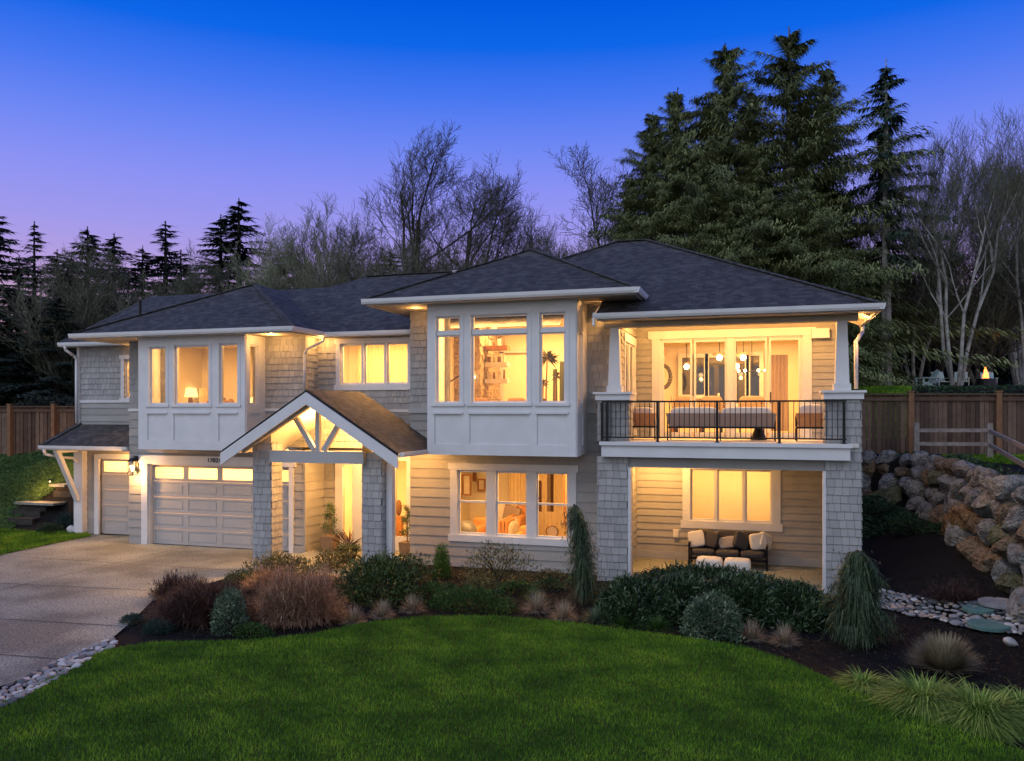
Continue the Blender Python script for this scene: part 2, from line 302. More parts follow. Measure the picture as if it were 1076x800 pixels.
# driveway slabs: one sheet with control joints
DR=[(-20.2,17.0),(-20.55,19.5),(-21.6,20.95),(-19.3,21.25),(-18.3,20.1),(-12.4,20.1),(-12.25,17.25),(-12.2,14.2),(-11.35,12.2),(-10.5,10.4),(-9.9,8.8),(-8.6,5.5),(-12,2),(-30,2),(-30,14.5)]
dv=[gp(160,632),gp(95,690),gp(0,722)]
DR[7]=(dv[0][0],dv[0][1]); DR[8]=((dv[0][0]+dv[1][0])/2+.05,(dv[0][1]+dv[1][1])/2); DR[9]=(dv[1][0],dv[1][1]); DR[10]=(dv[2][0],dv[2][1])
drive=tess(DR,lambda x,y:0*x,'driveway',M['concrete'],3,off=.004); tag(drive,'exposed aggregate concrete driveway','driveway',kind='structure')
jm=mat('dark_joint',(.05,.045,.04),.9); mb=MB()  # plain dark colour of the control joints
for a,b in (((-12.3,14.9),(-26,13.4)),((-12.3,17.3),(-20.3,17.2)),((-16.2,20.0),(-16.3,6.0)),((-10.6,10.3),(-22,9.2)),((-20.2,17.1),(-21,6)),((-11.2,12.2),(-24,11.0))):
    d=Vector((b[0]-a[0],b[1]-a[1],0)).normalized(); q=Vector((-d.y,d.x,0))*.016; a=Vector((*a,.0085)); b=Vector((*b,.0085)); mb.poly([a-q,b-q,b+q,a+q])
j=mb.build('driveway_joints',jm,drive)
lp=[(-20.6,19.2),(-21.5,20.9),(-22.1,21.3),(-30,21.3),(-34,18.0),(-30,15.2),(-20.3,17.2)]
lp=[(p[0],p[1]) for p in (gp(-60,600),gp(0,584),gp(60,571),gp(96,564),gp(88,559),gp(40,560),gp(0,556),gp(-60,550))]
tag(tess(lp,hgt,'side_lawn',M['turf'],off=.02),'grass strip left of the driveway','lawn',kind='structure')
blades('side_lawn_grass',lp,60000,.07,.02,M['grass'],'strip of green grass left of the concrete driveway',zoff=.02)
# ================================================================== HOUSE
house=empty('house',(-10,20,0),'two storey grey shingled house with white bay windows, hipped roofs and gabled entry','house')
HO=Vector((-10,20,0))
def hb(mb,name,m,parent=None,**k):
    o=mb.build(name,m,None,**k)
    if parent is None or parent is house: o.parent=house; o.location=-HO
    else: o.parent=parent
    return o
def lap(F,u0,u1,z0,z1,holes=(),exp=.25,name='wall',seed=0):
    mb=MB(); r=random.Random(seed); holes=list(holes); z=z0
    cuts=sorted({z0,z1}|set(np.arange(z0,z1,exp).round(4).tolist()))
    zs=sorted(set(cuts)|{h[2] for h in holes if z0<h[2]<z1}|{h[3] for h in holes if z0<h[3]<z1})
    for a,b in zip(zs,zs[1:]):
        k=int((a+1e-6-z0)/exp); c0=z0+k*exp; dd=lambda zz:.023*(1-(zz-c0)/exp)+.003
        v=random.Random(seed*100+k).random()
        for p in rects(u0,u1,a,b,holes):
            mb.poly([F(p[0],a,dd(a)),F(p[1],a,dd(a)),F(p[1],b,dd(b)),F(p[0],b,dd(b))],v)
            if abs(a-c0)<1e-4: mb.poly([F(p[0],a,.0),F(p[1],a,.0),F(p[1],a,dd(a)),F(p[0],a,dd(a))],0)  # course undersides take the darkest tone, standing in for shade under each lap
    for p in rects(u0,u1,z0,z1,holes): mb.poly([F(p[0],p[2],0),F(p[1],p[2],0),F(p[1],p[3],0),F(p[0],p[3],0)],0)
    return hb(mb,name,M['lap'])
def shing(F,u0,u1,z0,z1,holes=(),exp=.18,name='wall',seed=0,parent=None):
    mb=MB(); holes=list(holes); n=int(math.ceil((z1-z0)/exp)); bk=MB()
    for k in range(n):
        c0=z0+k*exp; c1=min(z1,c0+exp); r=random.Random(seed*1000+k); u=u0-r.uniform(0,.2)
        zs=sorted({c0,c1}|{h[2] for h in holes if c0<h[2]<c1}|{h[3] for h in holes if c0<h[3]<c1})
        while u<u1:
            w_=r.uniform(.12,.21); a0=max(u,u0); a1=min(u+w_,u1)-.007; v=r.random(); dz=r.uniform(0,.008); th=r.uniform(.017,.025)
            u+=w_
            if a1-a0<.02: continue
            dd=lambda zz:th*(1-(zz-c0)/exp)+.004
            for za,zb in zip(zs,zs[1:]):
                for p in rects(a0,a1,za,zb,holes):
                    lo=p[2]-(dz if za==c0 else 0)
                    mb.poly([F(p[0],lo,dd(za)),F(p[1],lo,dd(za)),F(p[1],p[3],dd(zb)),F(p[0],p[3],dd(zb))],v)
                    if za==c0: mb.poly([F(p[0],lo,0),F(p[1],lo,0),F(p[1],lo,dd(za)),F(p[0],lo,dd(za))],0)  # shingle butts painted darkest to deepen the shadow line below each course
                    for e in (0,1): mb.poly([F(p[e],lo,0),F(p[e],lo,dd(za)),F(p[e],p[3],dd(zb)),F(p[e],p[3],0)],v)
    for p in rects(u0,u1,z0,z1,holes): bk.poly([F(p[0],p[2],0),F(p[1],p[2],0),F(p[1],p[3],0),F(p[0],p[3],0)],0)
    o=hb(mb,name,M['shingle'],parent); bo=bk.build('wall_backing',M['backing'],o); return o
def trim(boxes,name='trim',m='white',parent=None):
    mb=MB()
    for b in boxes: mb.box(*b)
    return hb(mb,name,M[m],parent)
def window(F,u0,u1,z0,z1,cas=.11,sill=.14,head=None,mull=(),meet=None,mulw=.05,casing=True,m='white',glass='glass',inset=.07,sw=.04,name='window',ext=.05,trans=None):
    mb=MB(); head=cas if head is None else head
    if casing:
        mb.fbox(F,u0-cas,u0,z0,z1,0,.035); mb.fbox(F,u1,u1+cas,z0,z1,0,.035)
        mb.fbox(F,u0-cas-ext,u1+cas+ext,z1,z1+head,0,.045); mb.fbox(F,u0-cas-ext,u1+cas+ext,z0-sill,z0,0,.05)
    for a,b in ((u0,u0+.015),(u1-.015,u1)): mb.fbox(F,a,b,z0,z1,-.16,.0)
    mb.fbox(F,u0,u1,z0,z0+.015,-.16,.0); mb.fbox(F,u0,u1,z1-.015,z1,-.16,.0)
    for a in mull: mb.fbox(F,a-mulw/2,a+mulw/2,z0,z1,-.10,.012)
    o=hb(mb,name,M[m]); s=MB(); ed=[u0+.015]+[q for a in mull for q in (a-mulw/2,a+mulw/2)]+[u1-.015]; pn=MB()
    for a,b in zip(ed[::2],ed[1::2]):
        zz=[(z0+.015,z1-.015)] if trans is None else [(z0+.015,trans[0]),(trans[1],z1-.015)]
        if trans is not None: s.fbox(F,a,b,trans[0],trans[1],-.09,.01)
        for c,d in zz:
            s.fbox(F,a,a+sw,c,d,-inset-.03,-inset+.02); s.fbox(F,b-sw,b,c,d,-inset-.03,-inset+.02); s.fbox(F,a+sw,b-sw,c,c+sw,-inset-.03,-inset+.02); s.fbox(F,a+sw,b-sw,d-sw,d,-inset-.03,-inset+.02)
            pn.poly([F(a+sw,c+sw,-inset),F(b-sw,c+sw,-inset),F(b-sw,d-sw,-inset),F(a+sw,d-sw,-inset)])
        if meet: s.fbox(F,a+sw,b-sw,meet-.025,meet+.025,-inset-.02,-inset+.035)
    s.build('sash',M[m],o); pn.build('pane',M[glass],o); return o
def room(x0,x1,y0,y1,z0,z1,holes,wallm='cream',floorm='floorwood',name='room_lining'):
    mb=MB(); mb.poly([(x0,y1,z0),(x1,y1,z0),(x1,y1,z1),(x0,y1,z1)]); mb.poly([(x0,y0,z0),(x0,y1,z0),(x0,y1,z1),(x0,y0,z1)]); mb.poly([(x1,y0,z0),(x1,y1,z0),(x1,y1,z1),(x1,y0,z1)])
    mb.poly([(x0,y0,z1),(x1,y0,z1),(x1,y1,z1),(x0,y1,z1)])
    for p in rects(x0,x1,z0,z1,holes): mb.poly([(p[0],y0,p[2]),(p[1],y0,p[2]),(p[1],y0,p[3]),(p[0],y0,p[3])])
    o=hb(mb,name,M[wallm]); f=MB(); f.poly([(x0,y0,z0+.004),(x1,y0,z0+.004),(x1,y1,z0+.004),(x0,y1,z0+.004)]); f.build('room_floor',M[floorm],o); return o
# ---- walls
lap(front(21.2),-21.43,-18.33,3.45,4.28,(),.22,seed=1)
winA=(-19.62,-18.98,4.42,5.68)
shing(front(21.2),-21.43,-18.33,4.36,6.15,[winA],seed=2)
window(front(21.2),*winA,cas=.13,glass='glass')
trim([(-21.43,-18.33,21.155,21.2,4.28,4.36),(-21.50,-21.40,21.14,21.24,3.6,6.1)],'belt_trim')
lap(front(21.2),-21.43,-18.33,0,3.2,[(-20.6,-18.36,0,2.5)],.25,seed=3)
trim([(-20.78,-20.6,21.13,21.2,0,2.6),(-20.6,-18.36,21.13,21.2,2.45,2.62)],'garage_door_casing')
trim([(-21.46,-21.12,20.98,21.2,0,2.85)],'corner_post')
# main garage wall
gd=(-17.62,-12.76,0,2.43)
lap(front(20),-18.33,-12.27,0,4.0,[gd],.25,seed=4)
shing(front(20),-18.33,-12.27,4.08,6.2,[(-17.0,-13.75,4.08,6.2)],seed=5)
trim([(-18.35,-12.25,19.955,20,4.0,4.08)],'belt_trim')
trim([(-17.84,-17.62,19.93,20,0,2.43),(-12.76,-12.62,19.93,20,0,2.43),(-17.92,-12.55,19.92,20,2.43,2.68),(-17.62,-17.58,20,20.14,0,2.43),(-12.80,-12.76,20,20.14,0,2.43),(-17.58,-12.8,20,20.14,2.39,2.43)],'garage_door_casing')
lap(rside(-12.27),20,21.0,0,2.9,(),.25,seed=6); shing(rside(-12.27),20,20.65,2.9,6.2,(),seed=7)
trim([(-12.30,-12.235,19.945,20.03,4.08,6.1),(-12.30,-12.235,19.94,20.03,.2,4.0),(-12.6,-12.235,19.93,19.96,0,.2),(-12.27,-12.235,20,21,0,.2)],'corner_board','lap')
winE=(-11.53,-9.41,4.755,5.93)
shing(front(20.65),-12.27,-8.85,4.05,6.3,[winE],seed=8); lap(front(20.65),-12.27,-8.85,2.9,3.97,(),.25,seed=9); trim([(-12.27,-8.85,20.6,20.65,3.97,4.05)],'belt_trim')
window(front(20.65),*winE,cas=.13,mull=(-10.82,-10.11),mulw=.07,sill=.16)
trim([(-12.27,-8.9,20.65,21.0,2.88,2.9)],'soffit','soffit')
# centre wall
lap(front(19.65),-8.9,-3.3,0,3.95,[(-7.6,-4.58,.78,2.5),(-7.8,-4.3,3.1,3.95)],.25,seed=10)
shing(front(19.65),-8.9,-3.3,4.07,6.9,[(-7.8,-4.3,4.07,6.6)],seed=11)
[trim([q_],'belt_trim','greytrim') for q_ in ((-8.93,-7.92,19.6,19.65,3.95,4.07),(-4.15,-3.75,19.6,19.65,3.95,4.07),(-8.9,-3.75,19.62,19.65,-.05,.1))]
window(front(19.65),-7.57,-4.60,.8,2.48,cas=.19,sill=.17,head=.17,mull=(-6.64,-5.567),mulw=.235,meet=1.66,sw=.045)
# ---- bay boxes
def bay(x0,x1,y0,y1,z0,z1,wins,side,panels,trans,name='bay'):
    mb=MB(); F=front(y0); S=rside(x1)
    for p in rects(x0,x1,z0,z1,[(a,b,4.19,h) for a,b,h in wins]): mb.fbox(F,*p,-.06,0)
    for p in rects(y0+.0,y1,z0,z1,[(side[0],side[1],4.19,side[2])]): mb.fbox(S,*p,-.06,0)
    mb.poly([(x0,y0,z0),(x0,y1,z0),(x0,y1,z1),(x0,y0,z1)]); mb.poly([(x0,y0+.01,z0+.01),(x1,y0+.01,z0+.01),(x1,y1,z0+.01),(x0,y1,z0+.01)])
    # raised stiles and rails round the recessed lower panels
    pz0,pz1=z0+.24,3.93
    for p in rects(x0,x1,z0,4.19,[(a,b,pz0,pz1) for a,b in panels]): mb.fbox(F,*p,.0,.028)
    for a,b in panels: mb.fbox(F,a-.03,b+.03,pz1,pz1+.05,.028,.06)
    for p in rects(x0,x1,4.19,z1,[(a-.09,b+.09,4.19,h+.09) for a,b,h in wins]): mb.fbox(F,*p,.0,.028)
    for a,b,h in wins:
        mb.fbox(F,a-.09,a,4.19,h,0,.040); mb.fbox(F,b,b+.09,4.19,h,0,.040); mb.fbox(F,a-.09,b+.09,h,h+.09,0,.040); mb.fbox(F,a-.11,b+.11,4.12,4.19,.028,.065)
    for p in rects(y0,y1,z0,z1,[(side[0]-.05,side[1]+.05,pz0,pz1),(side[0],side[1],4.19,side[2])]): mb.fbox(S,*p,.0,.028)
    mb.fbox(F,x0,x1+.03,z0-.02,z0,-.4,.03)
    o=hb(mb,name,M['white'])
    for a,b,h in wins: window(F,a,b,4.19,h,casing=False,trans=trans,inset=.05,sw=.035)
    window(S,side[0],side[1],4.19,side[2],casing=False,inset=.05,sw=.035,trans=trans if side[2]>6.1 else None)
    return o
bay(-7.91,-4.16,18.5,19.65,2.95,6.62,[(-7.68,-7.04,6.33),(-6.76,-5.33,6.33),(-5.04,-4.41,6.33)],(18.66,19.12,5.86),[(-7.72,-7.0),(-6.8,-5.3),(-5.1,-4.37)],(5.86,5.95))
bay(-17.17,-13.59,19.1,20,2.93,6.15,[(-16.79,-16.22,5.84),(-15.93,-14.77,5.86),(-14.43,-13.83,5.88)],(19.27,19.66,5.86),[(-16.85,-16.2),(-15.95,-14.75),(-14.45,-13.85)],None)
# ---- roofs
def slope(mb,pts,p0,ex):
    ex=Vector(ex).normalized(); n=(Vector(pts[1])-Vector(pts[0])).cross(Vector(pts[2])-Vector(pts[0])).normalized(); ey=n.cross(ex)
    if ey.z<0: ey=-ey
    mb.poly(pts,.5,[((Vector(p)-Vector(p0)).dot(ex)+50,(Vector(p)-Vector(p0)).dot(ey)+50) for p in pts])
def roof(name,faces,trims,soff,gut=()):
    mb=MB()
    for pts,ex in faces: slope(mb,pts,pts[0],ex)
    # drip edge thickness
    o=hb(mb,name,M['roof'])
    t=MB()
    for b in trims: t.box(*b)
    if trims: hb(t,'fascia',M['greytrim'],house)
    s=MB()
    for q in soff: s.box(*q)
    if soff: hb(s,'soffit',M['soffit'],house)
    for b in gut:
        g=MB()
        if len(b)==6:
            x0,x1,y0,y1,z0,z1=b
            if x1-x0>y1-y0:
                pr=[(y1,z0),(y0+.035,z0),(y0+.01,z0+.05),(y0,z1),(y0+.015,z1),(y1,z1-.02)]
                A=[(x0,)+p for p in pr]; B=[(x1,)+p for p in pr]
            else:
                pr=[(x0,z0),(x1-.035,z0),(x1-.01,z0+.05),(x1,z1),(x1-.015,z1),(x0,z1-.02)]
                A=[(p[0],y0,p[1]) for p in pr]; B=[(p[0],y1,p[1]) for p in pr]
            for i in range(6): g.poly([A[i],A[(i+1)%6],B[(i+1)%6],B[i]])
            g.poly(A[::-1]); g.poly(B)
        hb(g,'gutter',M['white'],house)
    return o
X=(1,0,0); Yv=(0,1,0); e=6.25
def ridgecap(segs,parent_name='ridge_cap'):
    mb=MB()
    for a,b in segs:
        a=Vector(a);b=Vector(b); d=(b-a); n=max(1,int(d.length/.28)); 
        for i in range(n):
            p=a+d*i/n; q=a+d*(i+1)/n; mb.bar(p+Vector((0,0,.012)),q+Vector((0,0,.022)),.2,.02,a=.5)
    mb.uv=[(50+p[0]*1.3,50+p[1]*1.3) for p in mb.v]
    hb(mb,parent_name,M['roof'])
# bay roof (left)
x0,x1,y0=-19.19,-11.9,18.7; h=(x1-x0)/2; ax=(x0+x1)/2; az=e+h*.5; ay=y0+h
roof('roof',[([(x0,y0,e),(x1,y0,e),(ax,ay,az)],X),([(x1,y0,e),(x1,25,e),(ax,25,az),(ax,ay,az)],Yv),([(x0,y0,e),(ax,ay,az),(ax,25,az),(x0,25,e)],Yv)],
 [(x0+.02,x1-.02,y0+.02,y0+.05,e-.16,e-.01),(x1-.05,x1-.02,y0+.05,20.35,e-.16,e-.01),(x0+.02,x0+.05,y0+.05,21.2,e-.16,e-.01)],[(x0+.05,x1-.05,y0+.05,20.05,e-.14,e-.12),(-12.3,x1-.05,20.05,20.35,e-.14,e-.12),(x0+.05,-18.3,20.05,21.1,e-.14,e-.12)],
 [(x0-.05,x1+.05,y0-.10,y0+.02,e-.13,e-.005),(x1-.02,x1+.10,y0-.08,20.32,e-.13,e-.005)])
ridgecap([((x0,y0,e),(ax,ay,az)),((x1,y0,e),(ax,ay,az))])
# left wing gable
roof('roof',[([(-21.82,20.8,e-.02),(-14,20.8,e-.02),(-14,24.95,e+2.055),(-21.82,24.95,e+2.055)],X),([(-21.82,29.1,e-.02),(-14,29.1,e-.02),(-14,24.95,e+2.055),(-21.82,24.95,e+2.055)],X)],
 [(-21.8,-19.2,20.82,20.85,e-.17,e-.03)],[(-21.8,-19.15,20.85,21.2,e-.15,e-.13)],[(-21.86,-18.9,20.7,20.82,e-.15,e-.025)])
mb=MB()
for a,b in (((-21.82,20.75,e-.12),(-21.82,24.95,e+1.97)),((-21.82,29.1,e-.12),(-21.82,24.95,e+1.97))): mb.bar(a,b,.05,.2)
hb(mb,'bargeboard',M['backing'],house)
mb=MB(); mb.poly([(-21.43,21.2,0),(-21.43,28.7,0),(-21.43,28.7,6.2),(-21.43,24.95,8.1),(-21.43,21.2,6.2)]); mb.poly([(2.0,22.15,0),(2.0,28,0),(2.0,28,6.2),(2.0,22.15,6.2)]); mb.poly([(-21.43,28.7,0),(2,28.7,0),(2,28.7,6.2),(-21.43,28.7,6.2)]); mb.poly([(-18.33,20,0),(-18.33,21.2,0),(-18.33,21.2,6.2),(-18.33,20,6.2)]); mb.poly([(-8.9,19.65,0),(-8.9,20.65,0),(-8.9,20.65,6.9),(-8.9,19.65,6.9)]); mb.poly([(-8.9,20.65,0),(-8.9,21.0,0),(-8.9,21.0,2.9),(-8.9,20.65,2.9)])
hb(mb,'wall',M['lap'],house)
# middle roof
roof('roof',[([(-17.8,20.3,e-.02),(-5,20.3,e-.02),(-5,25.1,e+2.38),(-13,25.1,e+2.38)],X),([(-13,25.1,e+2.38),(-5,25.1,e+2.38),(-5,29.9,e-.02),(-17.8,29.9,e-.02)],X),([(-17.8,20.3,e-.02),(-13,25.1,e+2.38),(-17.8,29.9,e-.02)],Yv)],
 [(-12.2,-8.7,20.32,20.35,e-.17,e-.03)],[(-12.25,-8.9,20.35,20.65,e-.15,e-.13)],[(-11.8,-8.5,20.2,20.32,e-.15,e-.025)])
ridgecap([((-13,25.1,e+2.38),(-6,25.1,e+2.38))])
# centre roof
x0,x1,y0,ec=-9.38,-2.69,18.0,6.76; h=(x1-x0)/2; ax=(x0+x1)/2; az=ec+h*.5; ay=y0+h
roof('roof',[([(x0,y0,ec),(x1,y0,ec),(ax,ay,az)],X),([(x1,y0,ec),(x1,24,ec),(ax,24,az),(ax,ay,az)],Yv),([(x0,y0,ec),(ax,ay,az),(ax,24,az),(x0,24,ec)],Yv)],
 [(x0+.02,x1-.02,y0+.02,y0+.05,ec-.16,ec-.01),(x1-.05,x1-.02,y0+.05,19.4,ec-.16,ec-.01),(x0+.02,x0+.05,y0+.05,21.5,ec-.16,ec-.01)],[(x0+.05,x1-.05,y0+.05,19.7,ec-.14,ec-.12),(x0+.05,-8.9,19.7,21.5,ec-.14,ec-.12)],
 [(x0-.05,x1+.05,y0-.10,y0+.02,ec-.13,ec-.005),(x1-.02,x1+.10,y0-.08,19.42,ec-.13,ec-.005)])
ridgecap([((x0,y0,ec),(ax,ay,az)),((x1,y0,ec),(ax,ay,az)),((ax,ay,az),(ax,24,az))])
trim([(-8.9,-8.87,19.65,21.5,6.0,6.7)],'wall','lap')
# main right roof
xe=2.35; pk=(-3.25,24,e+2.8); pl=(-4.2,24,e+2.8)
roof('roof',[([(-3.67,18.4,e),(xe,18.4,e),pk,pl,(-8.2,20,e+.8),(-3.67,20,e+.8)],X),([(xe,18.4,e),(xe,21.8,e),(1.2,21.8,e+.575),(1.2,28.45,e+.575),pk],Yv),([(1.2,28.45,e+.575),(-8.65,28.45,e+.575),pl,pk],X),([pl,(-8.2,20,e+.8),(-8.65,28.45,e+.575)],Yv)],
 [(-3.65,xe-.02,18.42,18.45,e-.16,e-.01),(xe-.05,xe-.02,18.45,21.8,e-.16,e-.01)],[(-3.65,xe-.05,18.45,19.05,e-.13,e-.11)],
 [(-3.72,xe+.05,18.30,18.42,e-.13,e-.005),(xe-.02,xe+.10,18.32,21.85,e-.13,e-.005)])
ridgecap([((xe,18.4,e),pk),(pk,pl),(pl,(-8.2,20,e+.8))])
mb=MB(); mb.bar((-3.70,18.3,e-.16),(-3.70,19.7,e+.5),.04,.2); mb.bar((-3.70,18.3,e-.3),(-3.70,18.36,e+.0),.05,.12); hb(mb,'bargeboard',M['white'],house)
# exposed rafter tails on the right overhang
mb=MB()
for y in np.arange(18.7,21.8,.4): mb.bar((2.0,y,e+.02),(2.3,y,e-.10),.05,.1)
mb.poly([(1.98,18.45,e+.10),(2.33,18.45,e-.05),(2.33,21.8,e-.05),(1.98,21.8,e+.10)])
hb(mb,'rafter_tails',M['soffit'],house)
# shed roof over the single garage
roof('roof',[([(-21.72,20,2.93),(-18.34,20,2.93),(-18.34,21.2,3.58),(-21.43,21.2,3.58)],X),([(-21.72,20,2.93),(-21.43,21.2,3.58),(-21.43,21.2,3.4),(-21.72,21.2,2.93)],Yv)],[(-21.7,-18.36,20.02,20.06,2.78,2.92)],[(-21.66,-18.4,20.06,21.2,2.80,2.82)],[(-21.78,-18.36,19.9,20.02,2.8,2.925)])
ridgecap([((-21.72,20,2.94),(-21.43,21.2,3.59))])
mb=MB(); mb.bar((-21.3,20.98,1.10),(-21.3,20.15,2.78),.13,.16,up=(1,0,0)); mb.bar((-21.3,20.1,2.74),(-21.3,21.0,2.74),.13,.12); hb(mb,'bracket',M['white'],house)
# entry gable
rx,rz,ez=-10.39,4.52,3.03; xl,xr=-12.79,-8.0; ya,yb=17.0,19.8
roof('entry_roof',[([(xl,ya,ez),(rx,ya,rz),(rx,yb,rz),(xl,yb,ez)],Yv),([(xr,ya,ez),(rx,ya,rz),(rx,yb,rz),(xr,yb,ez)],Yv)],[],[],[(xr-.02,xr+.09,ya+.1,19.6,ez-.10,ez+.02)])
mb=MB(); t=.09; P=[(xl,ez),(rx,rz),(xr,ez)]
for y in (ya+.004,): mb.poly([(xl,y,ez-.005),(rx,y,rz-.005),(xr,y,ez-.005),(xr,y,ez-t),(rx,y,rz-t),(xl,y,ez-t)])
hb(mb,'roof_edge',M['black'],house)
mb=MB()
for a in (xl,xr): mb.poly([(a,ya+.01,ez-.095),(rx,ya+.01,rz-.095),(rx,yb-.01,rz-.095),(a,yb-.01,ez-.095)]); mb.poly([(a,ya,ez),(a,yb,ez),(a,yb,ez-.1),(a,ya,ez-.1)])
hb(mb,'entry_ceiling',M['cream'],house)
mb=MB()
for a,s in ((xl,-1),(xr,1)):
    for y0_,y1_ in ((ya-.05,ya-.004),): 
        mb.hexa([(a,y0_,ez-.36),(rx,y0_,rz-.36),(rx,y1_,rz-.36),(a,y1_,ez-.36),(a,y0_,ez-.07),(rx,y0_,rz-.07),(rx,y1_,rz-.07),(a,y1_,ez-.07)])
hb(mb,'bargeboard',M['white'],house)
mb=MB(); 
for a in (xl,xr):
    s=1 if a<rx else -1
    mb.hexa([(a+s*.5,17.12,ez-.36+.3),(rx,17.12,rz-.42),(rx,17.24,rz-.42),(a+s*.5,17.24,ez-.36+.3),(a+s*.5,17.12,ez-.12+.3),(rx,17.12,rz-.12),(rx,17.24,rz-.12),(a+s*.5,17.24,ez-.12+.3)])
hb(mb,'rafter_tails',M['soffit'],house)
mb=MB(); mb.box(-11.62,-9.05,17.30,17.44,2.74,3.03); mb.bar((-10.3,17.37,3.03),(-10.3,17.37,4.2),.11,.11,up=(0,1,0)); mb.bar((-10.40,17.37,3.05),(-10.98,17.37,3.92),.12,.10,up=(0,1,0)); mb.bar((-10.14,17.37,3.05),(-9.66,17.37,3.80),.12,.10,up=(0,1,0))
hb(mb,'gable_truss',M['greytrim'],house)
def shcol(x0,x1,y0,y1,z0,z1a,z1b=None,seed=0,label=None,rs=True):
    z1b=z1a if z1b is None else z1b
    o=shing(front(y0),x0,x1,z0,min(z1a,z1b),(),seed=seed,name='column')
    for F,s in ((rside(x1),1),(lside(x0),2)):
        shing(F,y0,y1,z0,(z1b if s==1 else z1a),(),seed=seed+s,name='column_side')
    mb=MB(); mb.box(x0+.01,x1-.01,y0+.01,y1,z0-.3,min(z1a,z1b)); hb(mb,'column_core',M['backing'],house)
    return o
shcol(-12.19,-11.67,17.45,17.92,-.05,3.2,3.2,seed=21); shcol(-9.15,-8.63,17.45,17.92,-.05,3.15,3.0,seed=24)
mb=MB(); mb.poly([(-12.19,17.44,3.2),(-11.67,17.44,3.2),(-11.67,17.44,3.52)]); mb.poly([(-9.15,17.44,3.15),(-8.63,17.44,3.0),(-8.63,17.44,3.12),(-9.15,17.44,3.44)]); hb(mb,'column_top',M['shingle'],house)
trim([(-8.60,-8.45,17.6,17.78,-.1,2.95)],'downspout','white')
mb=MB(); z=3.0
while z<4.35:
    u=rx-(rz-.12-z)/.62; u1=2*rx-u; r_=random.Random(int(z*100))
    while u<u1:
        w_=r_.uniform(.12,.21); a_,b_=u,min(u+w_-.009,u1); mb.poly([(a_,19.72,z),(b_,19.72,z),(b_,19.745,z+.18),(a_,19.745,z+.18)],r_.random()); mb.poly([(a_,19.72,z),(b_,19.72,z),(b_,19.75,z),(a_,19.75,z)],0); u+=w_  # bottom faces in the darkest tone, as shade under the rows
    z+=.18
mb.poly([(xl+.4,19.76,2.98),(xr-.4,19.76,2.98),(rx,19.76,4.43)],0); hb(mb,'gable_wall',M['shingle'],house)  # added to close the open gable back against escaping entry light
mb=MB(); mb.box(-12.2,-8.95,19.74,20.62,2.93,2.99); hb(mb,'flat_roof',M['roof'],house)  # added over the gap to block entry light leaking up the wall
# entry slab, door wall
tr=MB(); tr.box(-12.25,-8.9,17.9,21.0,-.08,.05); tr.box(-12.25,-8.3,17.3,17.9,-.2,.03); hb(tr,'entry_slab',M['concrete'],house)
lap(front(21.0),-12.27,-11.87,0,2.9,(),.25,seed=30)
trim([(-11.87,-11.62,20.94,21.0,.05,2.88),(-11.31,-11.0,20.94,21.0,.05,2.88),(-11.62,-11.31,20.94,21.0,2.45,2.88),(-11.62,-11.31,20.94,21.0,.05,.3),(-10.1,-9.96,20.94,21.0,.05,2.88),(-9.60,-8.9,20.94,21.0,.05,2.88),(-9.96,-9.6,20.94,21.0,2.6,2.88),(-9.96,-9.6,20.94,21.0,.05,.45),(-11.0,-10.1,20.94,21.0,2.45,2.88)],'entry_casing','white')
mb=MB(); mb.poly([(-11.62,20.98,.3),(-11.31,20.98,.3),(-11.31,20.98,2.45),(-11.62,20.98,2.45)]); hb(mb,'sidelight_pane',M['glass'],house); mb=MB(); mb.poly([(-9.96,20.98,.45),(-9.6,20.98,.45),(-9.6,20.98,2.6),(-9.96,20.98,2.6)]); hb(mb,'sidelight_pane',M['glass'],house)
mb=MB(); mb.box(-11.0,-10.1,20.97,21.02,.05,2.45); [mb.box(-10.92,-10.18,20.95,20.97,z,z+.5) for z in (.2,.85,1.5)]; dr=hb(mb,'front_door',M['wood'],house); MB().sphere((-10.9,20.92,1.1),.035).build('handle',M['black'],dr)
# ---- garage doors
def gdoor(x0,x1,Y,z1,nc,glow=True):
    mb=MB(); F=front(Y); W=(x1-x0)/nc; H=z1/5; pn=MB(); fr=MB()
    for k in range(5):
        a,b=k*H,(k+1)*H-.008
        hol=[(x0+i*W+.09,x0+(i+1)*W-.09,a+.08,b-.06) for i in range(nc)]
        for p in rects(x0,x1,a,b,hol): mb.fbox(F,*p,-.03,0)
        for h_ in hol:
            if k==4: pn.poly([F(h_[0],h_[2],-.015),F(h_[1],h_[2],-.015),F(h_[1],h_[3],-.015),F(h_[0],h_[3],-.015)])
            else:
                mb.poly([F(h_[0],h_[2],-.014),F(h_[1],h_[2],-.014),F(h_[1],h_[3],-.014),F(h_[0],h_[3],-.014)])
                q=.05; mb.fbox(F,h_[0]+q,h_[1]-q,h_[2]+q,h_[3]-q,-.014,-.002)
    mb.fbox(F,x0,x1,0,z1,-.05,-.04) if False else None
    o=hb(mb,'garage_door',M['garage']); pn.build('pane',M['frosted'],o); mb=MB(); mb.fbox(F,x0,x1,0,.02,-.03,.004); mb.build('seal',M['black'],o); return o
gdoor(-17.58,-12.80,20.12,2.39,4); gdoor(-20.6,-18.3,21.26,2.45,2)
